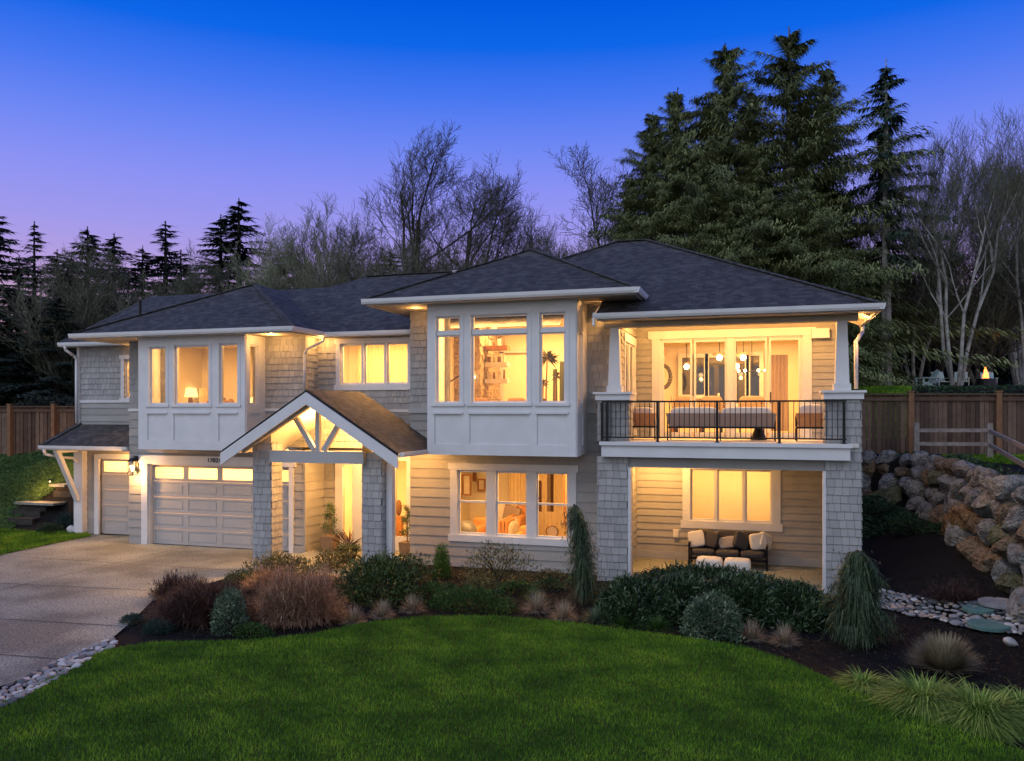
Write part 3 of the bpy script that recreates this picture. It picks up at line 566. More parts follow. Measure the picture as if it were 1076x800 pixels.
# ---- right hand porch and deck
porchwin=(-1.85,.25,1.07,2.46)
lap(front(22.15),-3.3,2.0,.22,2.95,[porchwin],.19,seed=40); trim([(-3.3,2.0,22.12,22.15,0,.22)],'baseboard','greytrim')
window(front(22.15),*porchwin,cas=.2,sill=.2,mull=(-1.17,-.45),mulw=.05,head=.2)
lap(rside(-3.3),19.65,22.15,0,2.95,(),.19,seed=41); 
lap(lside(2.0),19.65,22.15,0,2.95,(),.19,seed=42)
dd=(-2.64,.98,3.31,5.95)
lap(front(22.15),-3.3,2.0,3.29,6.45,[dd],.17,seed=43)
sw_=(20.15,21.75,3.5,5.75)
lap(rside(-3.3),19.65,22.15,3.29,6.45,[sw_],.17,seed=44)
window(rside(-3.3),*sw_,cas=.12,mull=(20.95,),mulw=.1,head=.2,inset=.04)
def sdoor():
    F=front(22.15); mb=MB(); u0,u1,z0,z1=dd
    mb.fbox(F,u0-.23,u0,z0,z1,0,.04); mb.fbox(F,u1,u1+.23,z0,z1,0,.04); mb.fbox(F,u0-.33,u1+.33,z1,z1+.21,0,.055); mb.fbox(F,-.90,-.72,z0,z1,-.1,.02)
    for a,b in ((u0,u0+.03),(u1-.03,u1)): mb.fbox(F,a,b,z0,z1,-.16,0)
    mb.fbox(F,u0,u1,z1-.03,z1,-.16,0)
    o=hb(mb,'sliding_door',M['white']); s=MB(); pn=MB()
    for a,b in ((u0+.03,-1.80),(-1.76,-.90),(-.72,.12),(.16,u1-.03)):
        s.fbox(F,a,a+.055,z0,z1-.03,-.08,-.03); s.fbox(F,b-.055,b,z0,z1-.03,-.08,-.03); s.fbox(F,a+.055,b-.055,z1-.10,z1-.03,-.08,-.03); s.fbox(F,a+.055,b-.055,z0,z0+.12,-.08,-.03)
        pn.poly([F(a+.055,z0+.12,-.055),F(b-.055,z0+.12,-.055),F(b-.055,z1-.1,-.055),F(a+.055,z1-.1,-.055)])
    s.build('sash',M['white'],o); pn.build('pane',M['glass'],o); h_=MB(); h_.box(.19,.22,22.09,22.13,4.2,4.5); h_.build('handle',M['black'],o)
sdoor()
mb=MB(); mb.poly([(-3.3,19.0,6.36),(2.0,19.0,6.36),(2.0,22.15,6.36),(-3.3,22.15,6.36)]); hb(mb,'deck_ceiling',M['cream'],house)
trim([(-3.6,2.0,19.06,19.3,5.98,6.34)],'beam','soffit'); trim([(1.2,1.62,21.9,22.1,5.86,6.1)],'bracket','white')
trim([(-3.62,1.81,18.8,18.98,2.93,3.20),(-3.66,1.85,18.74,18.98,3.20,3.285)],'deck_fascia','white')
trim([(-3.3,2.0,18.98,22.15,3.2,3.29)],'deck_floor','cushion'); trim([(-3.3,2.0,19.3,22.15,2.93,2.95)],'porch_ceiling','cream'); trim([(-3.02,1.33,19.05,19.3,2.68,2.93)],'beam','lap')
trim([(-3.3,2.05,18.9,22.15,-.45,0.0)],'porch_slab','concrete')
for x0_,x1_,sd_ in ((-3.75,-3.02,50),(1.33,2.05,60)):
    shcol(x0_,x1_,19.0,19.65,-.1 if x0_<0 else -.35,2.93,seed=sd_); shcol(x0_,x1_,19.03,19.65,3.29 if x0_<0 else 2.93,4.26,seed=sd_+5)
    trim([(x0_-.05,x1_+.05,18.95,19.7,4.26,4.40),(x0_-.10,x1_+.10,18.90,19.75,4.40,4.45)],'column_cap','white')
    c=(x0_+x1_)/2+(0.03 if x0_<0 else -.02); a,b=.145,.10; mb=MB()
    mb.hexa([(c-a,19.02,4.6),(c+a,19.02,4.6),(c+a,19.02+2*a,4.6),(c-a,19.02+2*a,4.6),(c-b,19.07,6.12),(c+b,19.07,6.12),(c+b,19.07+2*b,6.12),(c-b,19.07+2*b,6.12)]); mb.box(c-a-.03,c+a+.03,18.99,19.05+2*a,4.45,4.6)
    hb(mb,'tapered_post',M['white'],house)
trim([(1.27,1.33,18.985,19.2,-.3,2.68)],'column_trim','white'); trim([(-3.02,-2.96,18.985,19.2,0,2.68)],'column_trim','white')
# railing
rl=MB(); rl.box(-3.62,1.74,18.87,18.93,4.20,4.24); rl.box(-3.62,1.74,18.88,18.92,3.37,3.40)
for x in np.arange(-3.52,1.70,.113): rl.box(x-.008,x+.008,18.892,18.908,3.40,4.20)
rail=hb(rl,'railing',M['black'],house)
for x in (-3.62,-3.50,-2.32,-.98,.36,1.69): 
    p=MB(); p.box(x-.028,x+.028,18.872,18.928,3.29,4.2); p.box(x-.055,x+.055,18.85,18.95,3.285,3.30); p.build('railing_post',M['black'],rail)
# ---- downspouts and vents, number
def pipe(pts,r=.045,name='downspout'):
    mb=MB(); mb.path([Vector(p) for p in pts],r,8); [mb.sphere(p,r*1.02,8,5) for p in pts[1:-1]]; hb(mb,name,M['white'],house,smooth=True)
pipe([(-21.6,20.76,6.10),(-21.58,20.78,5.98),(-21.50,21.05,5.80),(-21.47,21.10,5.7),(-21.47,21.10,3.62)])
pipe([(-21.6,19.96,2.8),(-21.6,20.0,2.65),(-21.45,20.5,2.52),(-21.4,20.9,2.48),(-21.3,21.1,2.2)])
pipe([(-11.85,20.3,6.1),(-11.87,20.28,5.98),(-12.2,19.98,5.75),(-12.25,19.92,5.6),(-12.25,19.92,4.6)],.035)
pipe([(2.38,21.75,6.1),(2.36,21.7,5.95),(2.10,20.6,5.62),(2.02,19.75,5.5),(2.02,19.72,4.5)],.045)
pipe([(-12.2,19.0,2.96),(-12.15,18.6,2.85),(-12.0,18.0,2.7)],.035)
for p,r_ in ((at(479,288,23.0),.09),(at(147,315,22.5),.05)):
    mb=MB(); p=(p[0],p[1],p[2]-(.12 if r_<.06 else 0)); mb.tube((p[0],p[1],p[2]-.5),(p[0],p[1],p[2]+.05),r_,r_,10); mb.tube((p[0],p[1],p[2]+.05),(p[0],p[1],p[2]+.09),r_*1.25,r_*1.25,10); hb(mb,'roof_vent',M['galv' if r_>.06 else 'black'],house)
fc=bpy.data.curves.new('house_number','FONT'); fc.body='17021'; fc.size=.18; fc.extrude=.008; fc.space_character=1.1; f_=bpy.data.objects.new('house_number',fc); COL.objects.link(f_); bpy.context.view_layer.update(); me_=bpy.data.meshes.new_from_object(f_.evaluated_get(bpy.context.evaluated_depsgraph_get())); bpy.data.objects.remove(f_); fo=bpy.data.objects.new('house_number',me_); COL.objects.link(fo); me_.materials.clear(); me_.materials.append(M['black']); fo.parent=house
npx=at(217.4,487,19.9); fo.location=Vector((npx[0],19.905,2.51))-HO; fo.rotation_euler=(R(90),0,0)
# electrical outlet on the porch wall
mb=MB(); mb.box(-2.28,-2.16,22.05,22.12,.62,.8); mb.box(-2.30,-2.14,22.11,22.13,.60,.82); hb(mb,'outlet_cover',M['cream'],house)
# ================================================================== ROOMS (lit)
room(-18.25,-12.4,20.05,23.2,3.25,6.12,[(-17.1,-13.65,3.25,6.12)])
mb=MB(); mb.poly([(-7.85,18.56,6.575),(-4.22,18.56,6.575),(-4.22,19.78,6.575),(-7.85,19.78,6.575)]); hb(mb,'bay_ceiling',M['cream'],house); mb=MB(); mb.poly([(-17.1,19.16,6.09),(-13.65,19.16,6.09),(-13.65,20.06,6.09),(-17.1,20.06,6.09)]); hb(mb,'bay_ceiling',M['cream'],house)
room(-12.15,-9.0,20.82,22.3,3.25,6.15,[winE]); room(-21.3,-18.4,21.38,23.5,3.25,6.1,[winA])
room(-8.8,-3.42,19.75,24.6,3.25,6.58,[(-7.8,-4.3,3.25,6.58)])
room(-3.35,1.95,22.33,28.2,3.29,6.3,[dd])
room(-8.75,-3.4,19.83,23.8,.05,2.85,[(-7.57,-4.60,.8,2.48)])
room(-3.2,1.9,22.33,23.6,.05,2.85,[porchwin])
room(-12.1,-9.0,21.05,24.0,.05,2.8,[(-11.62,-11.31,.3,2.45),(-9.96,-9.6,.45,2.6)])
room(-18.1,-12.4,20.2,22.5,.02,2.75,[(-17.6,-12.8,0,2.45)]); room(-21.3,-18.36,21.34,23.5,.02,2.75,[(-20.6,-18.3,0,2.5)])
for a in ((-15.4,20.4,6.08,4.5,.5,80),(-10.5,21.0,6.1,2.4,.25,60),(-19.5,21.7,6.05,1.6,.3,22),(-6.1,20.1,6.55,4.4,.5,210),(-6.1,23.0,6.55,3.4,.8,90),(-.7,23.0,6.27,4.0,.6,150),(-.7,26.5,6.27,3,.4,60),(-6.0,20.3,2.8,4,.5,75),(-.8,22.6,2.8,3.5,.2,32),(-10.4,21.5,2.75,2.2,.5,80),(-15.3,20.9,2.7,4.5,.4,110),(-19.6,21.9,2.7,2,.4,42)):
    area(a[:3],a[3],a[4],a[5])
area((-15.4,19.6,5.98,3.0,)[:3],2.6,.25,12)
# ================================================================== THINGS
def T(name,loc,label,cat,group=None,rz=0): return empty(name,loc,label,cat,group,rz)
M['brown2']=mat('leather_brown',(.17,.12,.08),.7)
# garage lantern
g=at(142.3,497,19.9); t=T('wall_lantern',(g[0],19.95,2.3),'black lantern with glowing bulb on the wall beside the double garage door','lantern')
mb=MB(); mb.box(-.06,.06,-.02,0,-.1,.35); mb.path([Vector((0,-.02,.28)),Vector((0,-.1,.36)),Vector((0,-.16,.3))],.012); mb.build('bracket',M['black'],t)
mb=MB(); mb.hexa([(-.12,-.28,.2),(.12,-.28,.2),(.12,-.04,.2),(-.12,-.04,.2),(-.04,-.2,.3),(.04,-.2,.3),(.04,-.12,.3),(-.04,-.12,.3)]); mb.box(-.10,.10,-.26,-.06,-.22,-.2)
for a in (-.1,.09):
    for b in (-.26,-.07): mb.box(a,a+.012,b,b+.012,-.2,.2)
mb.build('cage',M['black'],t); mb=MB(); mb.sphere((0,-.16,-.02),(.045,.045,.09)); mb.build('bulb',M['bulb'],t); mb=MB()
for a in (-.094,.094): mb.poly([(a,-.25,-.2),(a,-.07,-.2),(a,-.07,.2),(a,-.25,.2)])
mb.poly([(-.094,-.25,-.2),(.094,-.25,-.2),(.094,-.25,.2),(-.094,-.25,.2)]); mb.build('pane',M['glass'],t)
point((g[0],19.68,2.36),60,.05); point((g[0]+.02,19.70,2.0),16,.05)
# ceiling lights
def clight(loc,label,r=.07,e=0,name='ceiling_light',cat='ceiling light',m='bulb'):
    t=T(name,loc,label,cat); mb=MB(); mb.tube((0,0,-.02),(0,0,.03),r*1.25,r*1.25,14); mb.build('trim_ring',M['white'],t); mb=MB(); mb.sphere((0,0,-.035),(r*.8,r*.8,r*.55)); mb.build('bulb',M[m],t)
    if e: point((loc[0],loc[1],loc[2]-.16),e,.05)
pl_=at(344,440,18.6); clight((pl_[0],18.6,3.93),'round recessed light glowing under the entry gable',.07,70)
point((-10.4,19.0,3.75),62,.05); point((-10.7,20.0,2.80),46,.05); point((-9.3,20.0,2.80),26,.05)
dl=at(775,497,20.6); clight((dl[0],20.6,2.91),'flush glass ceiling light over the lower porch bench',.10,0,name='porch_light')
point((dl[0],20.6,2.75),5,.05); point((-2.6,21.1,2.84),75,.05)
for x in (-2.4,-.6,1.2): point((x,20.6,6.25),46,.06)
for x,y,l in ((-1.6,21.3,'small recessed deck ceiling light nearest the sofa'),(1.1,21.3,'small recessed deck ceiling light at the right end of the deck')): clight((x,y,6.33),l,.05)
# under-eave downlights: bay sides, right of the bays
point((-12.9,19.3,6.0),13,.04); point((-3.5,19.0,6.5),14,.04); point((-8.4,18.9,6.5),4,.04); point((-11.95,20.28,5.98),8,.04); spot((-9.9,20.3,6.06),(-9.9,18.6,4.1),170,72); point((2.15,19.8,6.0),14,.04); point((-18.9,20.9,6.0),3,.04)
point((-19.0,20.5,2.7),26,.05); point((-8.5,18.7,2.85),22,.05)

# table lamp & bedroom
def tablelamp(loc,label,s=1):
    t=T('table_lamp',loc,label,'lamp'); mb=MB(); mb.tube((0,0,0),(0,0,.02),.09*s,.09*s,12); mb.tube((0,0,.02),(0,0,.25*s),.10*s,.06*s,12); mb.build('lamp_base',M['brown'],t)
    mb=MB(); mb.tube((0,0,.26*s),(0,0,.56*s),.25*s,.19*s,20,cap=False); mb.build('lamp_shade',M['bulbdim'],t)
    mb=MB(); mb.sphere((0,0,.4*s),.04); mb.build('bulb',M['bulb'],t)
nl=at(199,426,22.6); 
def tab(name,x0,x1,y0,y1,z0,z1,m,label,cat):
    t=T(name,((x0+x1)/2,(y0+y1)/2,z0),label,cat); w_,d_,h_=(x1-x0)/2,(y1-y0)/2,z1-z0
    mb=MB(); mb.box(-w_,w_,-d_,d_,h_-.05,h_); mb.build('table_top',M[m],t)
    for a in (-1,1):
        for b in (-1,1): mb=MB(); mb.box(a*w_-a*.06-.03,a*w_-a*.06+.03,b*d_-b*.06-.03,b*d_-b*.06+.03,0,h_-.05); mb.build('leg',M[m],t)
    return t
n=at(200,425,22.6); tab('nightstand',n[0]-.5,n[0]+.3,22.35,22.9,3.25,n[2]-.02,'wood','small wooden table under the bedroom lamp','table')
tablelamp((n[0],22.6,n[2]-.02),'glowing drum shade table lamp in the left bay bedroom')
tag(MB().box(*(lambda a,b:(a[0],b[0],22.9,22.98,3.6,a[2]))(at(209,408,22.9),at(218,408,22.9))).build('headboard_panel',M['sheer']),'pale upright panel beside the bedroom table lamp','panel')
n2=at(267.5,418,22.0); tab('side_table',n2[0]-.2,n2[0]+.3,21.8,22.3,3.25,4.0,'wood','side table seen through the side pane of the bedroom bay','table'); tablelamp((n2[0]+.02,22.05,4.0),'second bedroom lamp seen through the narrow side window',.8)
a,b=at(229,428,21.8),at(254,428,21.8)
t=T('bed',((a[0]+b[0])/2,21.6,3.25),'bed with dark pillows behind the third bedroom window','bed'); W=(b[0]-a[0])/2
MB().cushion(-W,W,-.6,1.2,.2,.75).build('mattress',M['cushion'],t,smooth=True); MB().box(-W,W,1.2,1.3,0,1.0).build('headboard',M['wood'],t)
for k,(dx,hh) in enumerate(((-.32,.36),(.1,.34),(.38,.3))):
    mb=MB(); x=(a[0]+b[0])/2+dx; mb.poly([(x-.26,21.25,4.1),(x+.26,21.25,4.1),(x,21.35,4.1+hh+.15)]); mb.v=[(p[0],p[1],p[2]) for p in mb.v]
    o=MB().hexa([(x-.24,21.2,4.08),(x+.24,21.2,4.08),(x+.24,21.36,4.08),(x-.24,21.36,4.08),(x-.05,21.32,4.08+hh),(x+.05,21.32,4.08+hh),(x+.04,21.38,4.08+hh),(x-.04,21.38,4.08+hh)]).build('pillow',M['brown']); tag(o,['dark pointed pillow at the left of the bed in the bay','dark pillow in the middle of the bed in the bay','low dark pillow at the right of the bed in the bay'][k],'pillow')
a,b=at(162.5,366,20.3),at(171.5,426,20.3); mb=MB()
for k in range(9):
    u=a[0]+(b[0]-a[0])*k/9; u2=a[0]+(b[0]-a[0])*(k+1)/9; y=20.25+.05*(k%2); y2=20.25+.05*((k+1)%2); mb.poly([(u,y,3.3),(u2,y2,3.3),(u2,y2,6.05),(u,y,6.05)])
tag(mb.build('curtain',M['curtain']),'dark brown drape hanging inside the leftmost bay window','curtain')
# sheer drapes with soft folds
def drape(x0,x1,Y,z0,z1,label,amp=.04,m='sheer',pitch=.11):
    mb=MB(); n=max(4,int((x1-x0)/pitch*4)); P=[(x0+(x1-x0)*i/n,Y+amp*math.sin(i*math.pi/2*1.03)+.012*math.sin(i*2.1)) for i in range(n+1)]
    for p,q in zip(P,P[1:]): mb.poly([(p[0],p[1],z0),(q[0],q[1],z0),(q[0],q[1],z1),(p[0],p[1],z1)])
    return tag(mb.build('curtain',M[m],smooth=True),label,'curtain')
drape(-11.75,-9.2,22.1,3.4,6.1,'cream floor length drape behind the triple window over the entry',.02)
drape(-15.4,-13.2,23.05,3.4,6.1,'cream drape on the back wall of the bay bedroom',.02)
drape(-7.4,-5.2,23.6,.2,2.8,'cream drape at the back of the lower sitting room',.02)
# centre living room
Yc=22.6; a=at(476,340,Yc); b=at(504,340,Yc)
t=MB()
r=random.Random(3); z=3.25
while z<6.55:
    hh=r.uniform(.06,.12); u=a[0]
    while u<b[0]-.02:
        w2=min(r.uniform(.15,.4),b[0]-u); d=r.uniform(0,.05); t.box(u,u+w2-.008,Yc-d,Yc+1.2,z,z+hh-.008,a=r.random()); u+=w2
    z+=hh
# stone right flank
z=3.25
while z<6.55:
    hh=r.uniform(.06,.12); y=Yc
    while y<Yc+1.95:
        w2=min(r.uniform(.15,.4),Yc+2-y); d=r.uniform(0,.04); t.box(b[0]-.1,b[0]+d,y,y+w2-.008,z,z+hh-.008); y+=w2
    z+=hh
tag(t.build('stone_fireplace',M['stone_in']),'tall stacked stone fireplace column inside the centre bay','fireplace')
for k,(zz,m_) in enumerate(((367,'wood'),(384,'white'),(401,'white'))):
    p=at(507,zz,23.3); o=MB().box(b[0]+.05,b[0]+.75,22.9,23.25,p[2]-.07,p[2]+.06).build('floating_shelf',M[m_]); tag(o,['dark wood top shelf fixed beside the stone fireplace','white middle shelf beside the stone fireplace','lower white shelf beside the stone fireplace'][k],'shelf')
    for j in range(4):
        x=b[0]+.14+j*.16; h_=r.uniform(.12,.3); mb=MB(); 
        if j%2: mb.tube((x,23.05,p[2]+.062),(x,23.05,p[2]+.06+h_),.04,.025,8)
        else: mb.box(x-.03,x+.04,22.98,23.12,p[2]+.062,p[2]+.06+h_)
        o=mb.build('vase' if j%2 else 'book',M['brown' if (j+k)%2 else 'cushion']); ordn=['first','second','third','fourth'][j]; tag(o,f"{'vase' if j%2 else 'book'} standing {ordn} from the stone on the {['top','middle','lower'][k]} shelf",'vase' if j%2 else 'book')
p,q=at(505,337,23),at(517,349,23); tag(MB().box(p[0],q[0]+.1,23.1,23.16,q[2],p[2]).build('television',M['greyfab']),'grey rectangular screen high on the wall beside the fireplace','screen')
p,q=at(524,370,24.5),at(554,424,24.5); mb=MB(); mb.box(p[0],p[0]+.16,24.48,24.58,3.3,p[2]); mb.box(p[0],q[0]+.1,24.48,24.58,p[2]-.04,p[2]+.1); mb.box(p[0]+.16,q[0],24.5,24.58,3.3,4.3); tag(mb.build('wall_panelling',M['white']),'white panelled doorway frame on the living room back wall','panelling')
for k,(x0_,x1_) in enumerate(((498,512),(531,553))):
    p,q=at(x0_,418,20.6),at(x1_,418,20.6); w2=(q[0]-p[0])/2; t=T('armchair',((p[0]+q[0])/2,20.7,3.25),['narrow taupe armchair with its back to the centre bay window','wide taupe armchair with its back to the centre bay window'][k],'armchair'); h_=p[2]-3.25
    MB().cushion(-w2,w2,-.12,.06,.3,h_).build('backrest',M['brown'],t,smooth=True); MB().cushion(-w2,w2,0,.7,.2,.5).build('seat',M['brown'],t,smooth=True)
# stair rail
p,q,s_=at(461.5,409,21.4),at(484,394,21.4),at(471.5,403,21.4); t=T('stair_railing',(p[0],21.4,3.25),'thin black stair handrail behind the left pane of the centre bay','railing'); MB().bar((0,0,p[2]-3.25),(q[0]-p[0],0,q[2]-3.25),.03,.04,up=(0,1,0)).build('handrail',M['black'],t); MB().box(s_[0]-p[0]-.015,s_[0]-p[0]+.015,-.015,.015,0,s_[2]-3.25).build('post',M['black'],t)
p,q=at(463,352,23.8),at(474,352,23.8); tag(MB().box(p[0],p[0]+.12,23.8,23.9,3.3,p[2]).build('door_casing',M['wood']),'brown door edge at the far left of the living room','door')
p=at(485,395,21.5); t=T('wall_sconce',(p[0],22.5,p[2]),'small bright sconce on the stone fireplace','sconce'); MB().sphere((0,0,0),.055).build('bulb',M['bulb'],t); MB().tube((0,.05,-.08),(0,.05,.02),.03,.03,8).build('bracket',M['black'],t)
clight((at(543,335,21.7)[0],21.7,6.57),'bright recessed ceiling light inside the centre bay',.07)
# dracaena: stem and spiky heads
M['houseplant']=mat('houseplant_leaf',(.04,.05,.02),.7); M['darkplant']=mat('houseplant_dark',(.06,.05,.02),.7)
def spiky(name,stems,label,Y,pot=None):
    t=T(name,(stems[0][0][0],Y,stems[0][0][2]),label,'potted plant'); O=Vector(t.location); mb=MB(); lf=[]
    for base,top,L_,n_ in stems:
        base=Vector(base);top=Vector(top); m_=(base+top)/2+Vector((rnd.uniform(-.05,.05),0,0)); mb.path([base-O,m_-O,top-O],.022,6)
        for i in range(n_):
            a=rnd.uniform(0,6.28); el=rnd.uniform(-.5,1.3); d=Vector((math.cos(a)*math.cos(el),math.sin(a)*math.cos(el),math.sin(el))); s=d.cross(Vector((0,0,1))).normalized()*.018
            l_=L_*rnd.uniform(.7,1.1); mid=top-O+d*l_*.5; tip=top-O+d*l_+Vector((0,0,-.25*l_)); lf.append((top-O-s*.6,mid-s,tip)); lf.append((top-O-s*.6,tip,mid+s)); 
    mb.build('stem',M['wood'],t); npmesh('leaves',np.array(lf),3,M['darkplant'],t)
    if pot: m2=MB(); m2.tube(Vector(pot[0])-O,Vector(pot[1])-O,pot[2],pot[2]*1.25,14); m2.build('pot',M['pot'],t)
    return t
Yp=19.9; A_=lambda x,y:at(x,y,Yp)
b0=Vector(A_(574,430)); b0.z=3.6
spiky('dracaena',[(b0,A_(575,377),.36,60),(b0+Vector((-.1,0,0)),A_(571,404),.24,34),(b0+Vector((.15,0,0)),A_(584,396),.22,26)],'spiky dracaena plant standing in the right window of the centre bay',Yp,pot=(b0-Vector((0,0,.34)),b0,.17))
b1=Vector(at(588,425,20.6)); b1.z=3.7
t=T('cactus',(b1.x,20.6,3.25),'column cactus and leafy plant beside the dracaena','potted plant'); mb=MB(); hz_=at(588,380,20.6)[2]-3.25; [mb.tube((dx,0,.3),(dx,0,hh),.07,.055,9) for dx,hh in ((-.12,hz_-.2),(.06,hz_),(.2,hz_-.35))]; mb.build('stems',M['houseplant'],t); MB().tube((0,0,0),(0,0,.32),.16,.2,14).build('pot',M['pot'],t)
t=T('table_book',at(569,424,19.6),'small frame on the sill of the right centre bay window','frame'); MB().box(-.1,.12,-.02,.02,-.05,.12).build('board',M['brown'],t)
# lower sitting room
def pic(name,x0,x1,y0,y1,Y,label,inner='cushion',fr='wood'):
    p=at(x0,y0,Y); q=at(x1,y1,Y); t=T(name,(p[0],Y,q[2]),label,'picture'); w2,h_=q[0]-p[0],p[2]-q[2]; mb=MB()
    for c in rects(0,w2,0,h_,[(.05,w2-.05,.05,h_-.05)]): mb.box(c[0],c[1],-.04,0,c[2],c[3])
    mb.build('frame',M[fr],t); MB().poly([(.05,-.02,.05),(w2-.05,-.02,.05),(w2-.05,-.02,h_-.05),(.05,-.02,h_-.05)]).build('print',M[inner],t)
pic('framed_picture',486,495.5,498,521,22.8,'tall framed picture at the left of the lower sitting room'); pic('framed_picture',502,510.5,503,516,23.6,'small framed picture beside the taller one in the lower room'); pic('framed_picture',497,501,494,506,23.7,'narrow dark framed picture between the two larger ones','brown')
M['ball']=mat('grey_vinyl',(.16,.17,.19),.35)
p=at(489,556,20.6); tag(MB().sphere((p[0],20.6,p[2]-.08),.32,24,16).build('exercise_ball',M['ball'],smooth=True),'shiny grey exercise ball behind the lower left window','ball')
def sofa_in(x0,x1,ytop,Y,label,m='tan',w_=.9):
    p,q=at(x0,ytop,Y),at(x1,ytop,Y); W=(q[0]-p[0])/2; h_=p[2]-.05; t=T('sofa',((p[0]+q[0])/2,Y,.05),label,'sofa')
    MB().cushion(-W,W,-.1,.2,.1,h_).build('backrest',M[m],t,smooth=True); MB().cushion(-W,W,-w_,.1,.08,h_*.62).build('seat',M[m],t,smooth=True); MB().cushion(-W,-W+.2,-w_,.15,.05,h_*.82).build('armrest',M[m],t,smooth=True); MB().cushion(W-.2,W,-w_,.15,.05,h_*.82).build('armrest',M[m],t,smooth=True); return t
sofa_in(497,513,543,21.6,'tan upholstered chair behind the lower left window'); sofa_in(540,556,531,22.9,'tan sofa in the middle of the lower sitting room'); sofa_in(545,565,552,21.2,'tan footstool sofa by the right lower windows','tan',.6)
for k,(x,y,Y_,s,m_) in enumerate(((529,538,22.6,.3,'cushion'),(537,540,22.5,.28,'greyfab'))): 
    p=at(x,y,Y_); o=MB().hexa([(p[0]-s,Y_,p[2]-s*.6),(p[0]+s*.7,Y_,p[2]-s),(p[0]+s*.7,Y_+.15,p[2]-s),(p[0]-s,Y_+.15,p[2]-s*.6),(p[0]-s*.7,Y_+.05,p[2]+s*.9),(p[0]+s,Y_+.05,p[2]+s*.5),(p[0]+s,Y_+.16,p[2]+s*.5),(p[0]-s*.7,Y_+.16,p[2]+s*.9)]).build('pillow',M[m_]); tag(o,['pale tilted pillow on the bed in the lower room','grey tilted pillow on the bed in the lower room'][k],'pillow')
a,b=at(521,548,21.6),at(541,548,21.6); t=T('daybed',((a[0]+b[0])/2,21.6,.05),'daybed with draped blanket behind the middle lower window','bed'); W=(b[0]-a[0])/2; MB().cushion(-W,W,-.4,1.2,.1,a[2]-.0).build('mattress',M['cushion'],t,smooth=True)
mb=MB(); [mb.box(W-.35+k*.1,W-.28+k*.1,-.43,.3,.3,a[2]+.02) for k in range(3)]; mb.build('blanket',M['tan'],t)
pic('tall_cabinet',592.5,597.5,495,552,21.2,'tall dark framed shelf at the right edge of the lower window','sheer')
p=at(580,559,20.3); t=T('round_mirror',(p[0],20.3,.05),'round framed mirror on a stand behind the lower right window','mirror'); mb=MB(); z_=p[2]-.05
for k in range(20): a0,a1=k*math.pi/10,(k+1)*math.pi/10; mb.tube((.16*math.cos(a0),0,z_+.16*math.sin(a0)),(.16*math.cos(a1),0,z_+.16*math.sin(a1)),.018,n=5)
mb.build('frame',M['wood'],t); mb=MB(); mb.poly([(.16*math.cos(k*math.pi/8),.01,z_+.16*math.sin(k*math.pi/8)) for k in range(16)]); mb.build('mirror_glass',M['sheer'],t); MB().tube((0,0,0),(0,0,z_-.16),.02,.02,6).build('stand',M['wood'],t)
for k,(x,m_) in enumerate(((567,'curtain'),(577,'greyfab'),(580.5,'curtain'))):
    p,q=at(x-2.2,497 if k else 505,22.3),at(x+(2.2 if k<1 else 1.2),538,22.3); mb=MB(); n_=6
    for i in range(n_): u,u2=p[0]+(q[0]-p[0])*i/n_,p[0]+(q[0]-p[0])*(i+1)/n_; mb.poly([(u,22.3+.04*(i%2),q[2]),(u2,22.3+.04*((i+1)%2),q[2]),(u2,22.3+.04*((i+1)%2),p[2]),(u,22.3+.04*(i%2),p[2])])
    tag(mb.build('hanging_coat',M[m_]),['dark coat hanging left of the other garments in the lower room','grey garment hanging in the middle of the lower room rack','narrow dark garment hanging at the right of the rack'][k],'coat')
# entry hall seen through sidelights
pic('framed_picture',365,370,488,519,23.2,'framed picture in the entry hall beside the front door','brown')
p,q=at(363.5,539,23.3),at(371,565,23.3); t=T('hall_cabinet',((p[0]+q[0])/2,23.3,.05),'brown cabinet in the lit entry hall','cabinet'); MB().box(-.2,.2,-.2,.2,0,p[2]).build('body',M['wood'],t); MB().box(-.24,.24,-.22,.22,p[2],p[2]+.04).build('top',M['wood'],t)
t=T('hall_statue',(at(419,552,22.6)[0],22.6,.05),'dark vase on a plinth seen through the right sidelight','ornament'); MB().box(-.12,.12,-.1,.1,0,.75).build('plinth',M['wood'],t); MB().sphere((0,0,1.0),(.10,.10,.25)).build('vase',M['curtain'],t)
# great room beyond the deck
def dark_window(x0,x1,z0,z1,Y,label):
    t=T('back_window',((x0+x1)/2,Y,z0),label,'window'); W=(x1-x0)/2; H=z1-z0; mb=MB()
    for c in rects(-W-.13,W+.13,-.13,H+.13,[(-W,W,0,H)]): mb.box(c[0],c[1],-.05,0,c[2],c[3])
    mb.build('frame',M['white'],t); MB().poly([(-W,-.02,0),(W,-.02,0),(W,-.02,H),(-W,-.02,H)]).build('pane',M['nightglass'],t)
M['nightglass']=mat('night_window_glass',(.02,.02,.02),.05,spec=.8)
Yg=28.0
for k,(x0_,x1_,y0_,y1_) in enumerate(((717,726,376,415),(731,740,376,415),(745,762,376,424),(774,784,376,424),(787,798,374,424))):
    p,q=at(x0_,y0_,Yg),at(x1_,y1_,Yg); dark_window(p[0],q[0],q[2],p[2],Yg,['narrow dark back window at the left of the great room','narrow dark back window second from the left in the great room','dark wide back window behind the candle stand','dark back window right of the door post in the great room','dark back window left of the curtain in the great room'][k])
drape(at(808,375,26)[0],at(828,375,26)[0],26.0,3.4,at(815,373,26)[2],'tall brown drape at the right of the great room',.03,'greyfab'); 
p=at(697,372,24.5); pic('framed_picture',695,699.5,367,375,24.5,'tiny framed picture at the left of the great room')
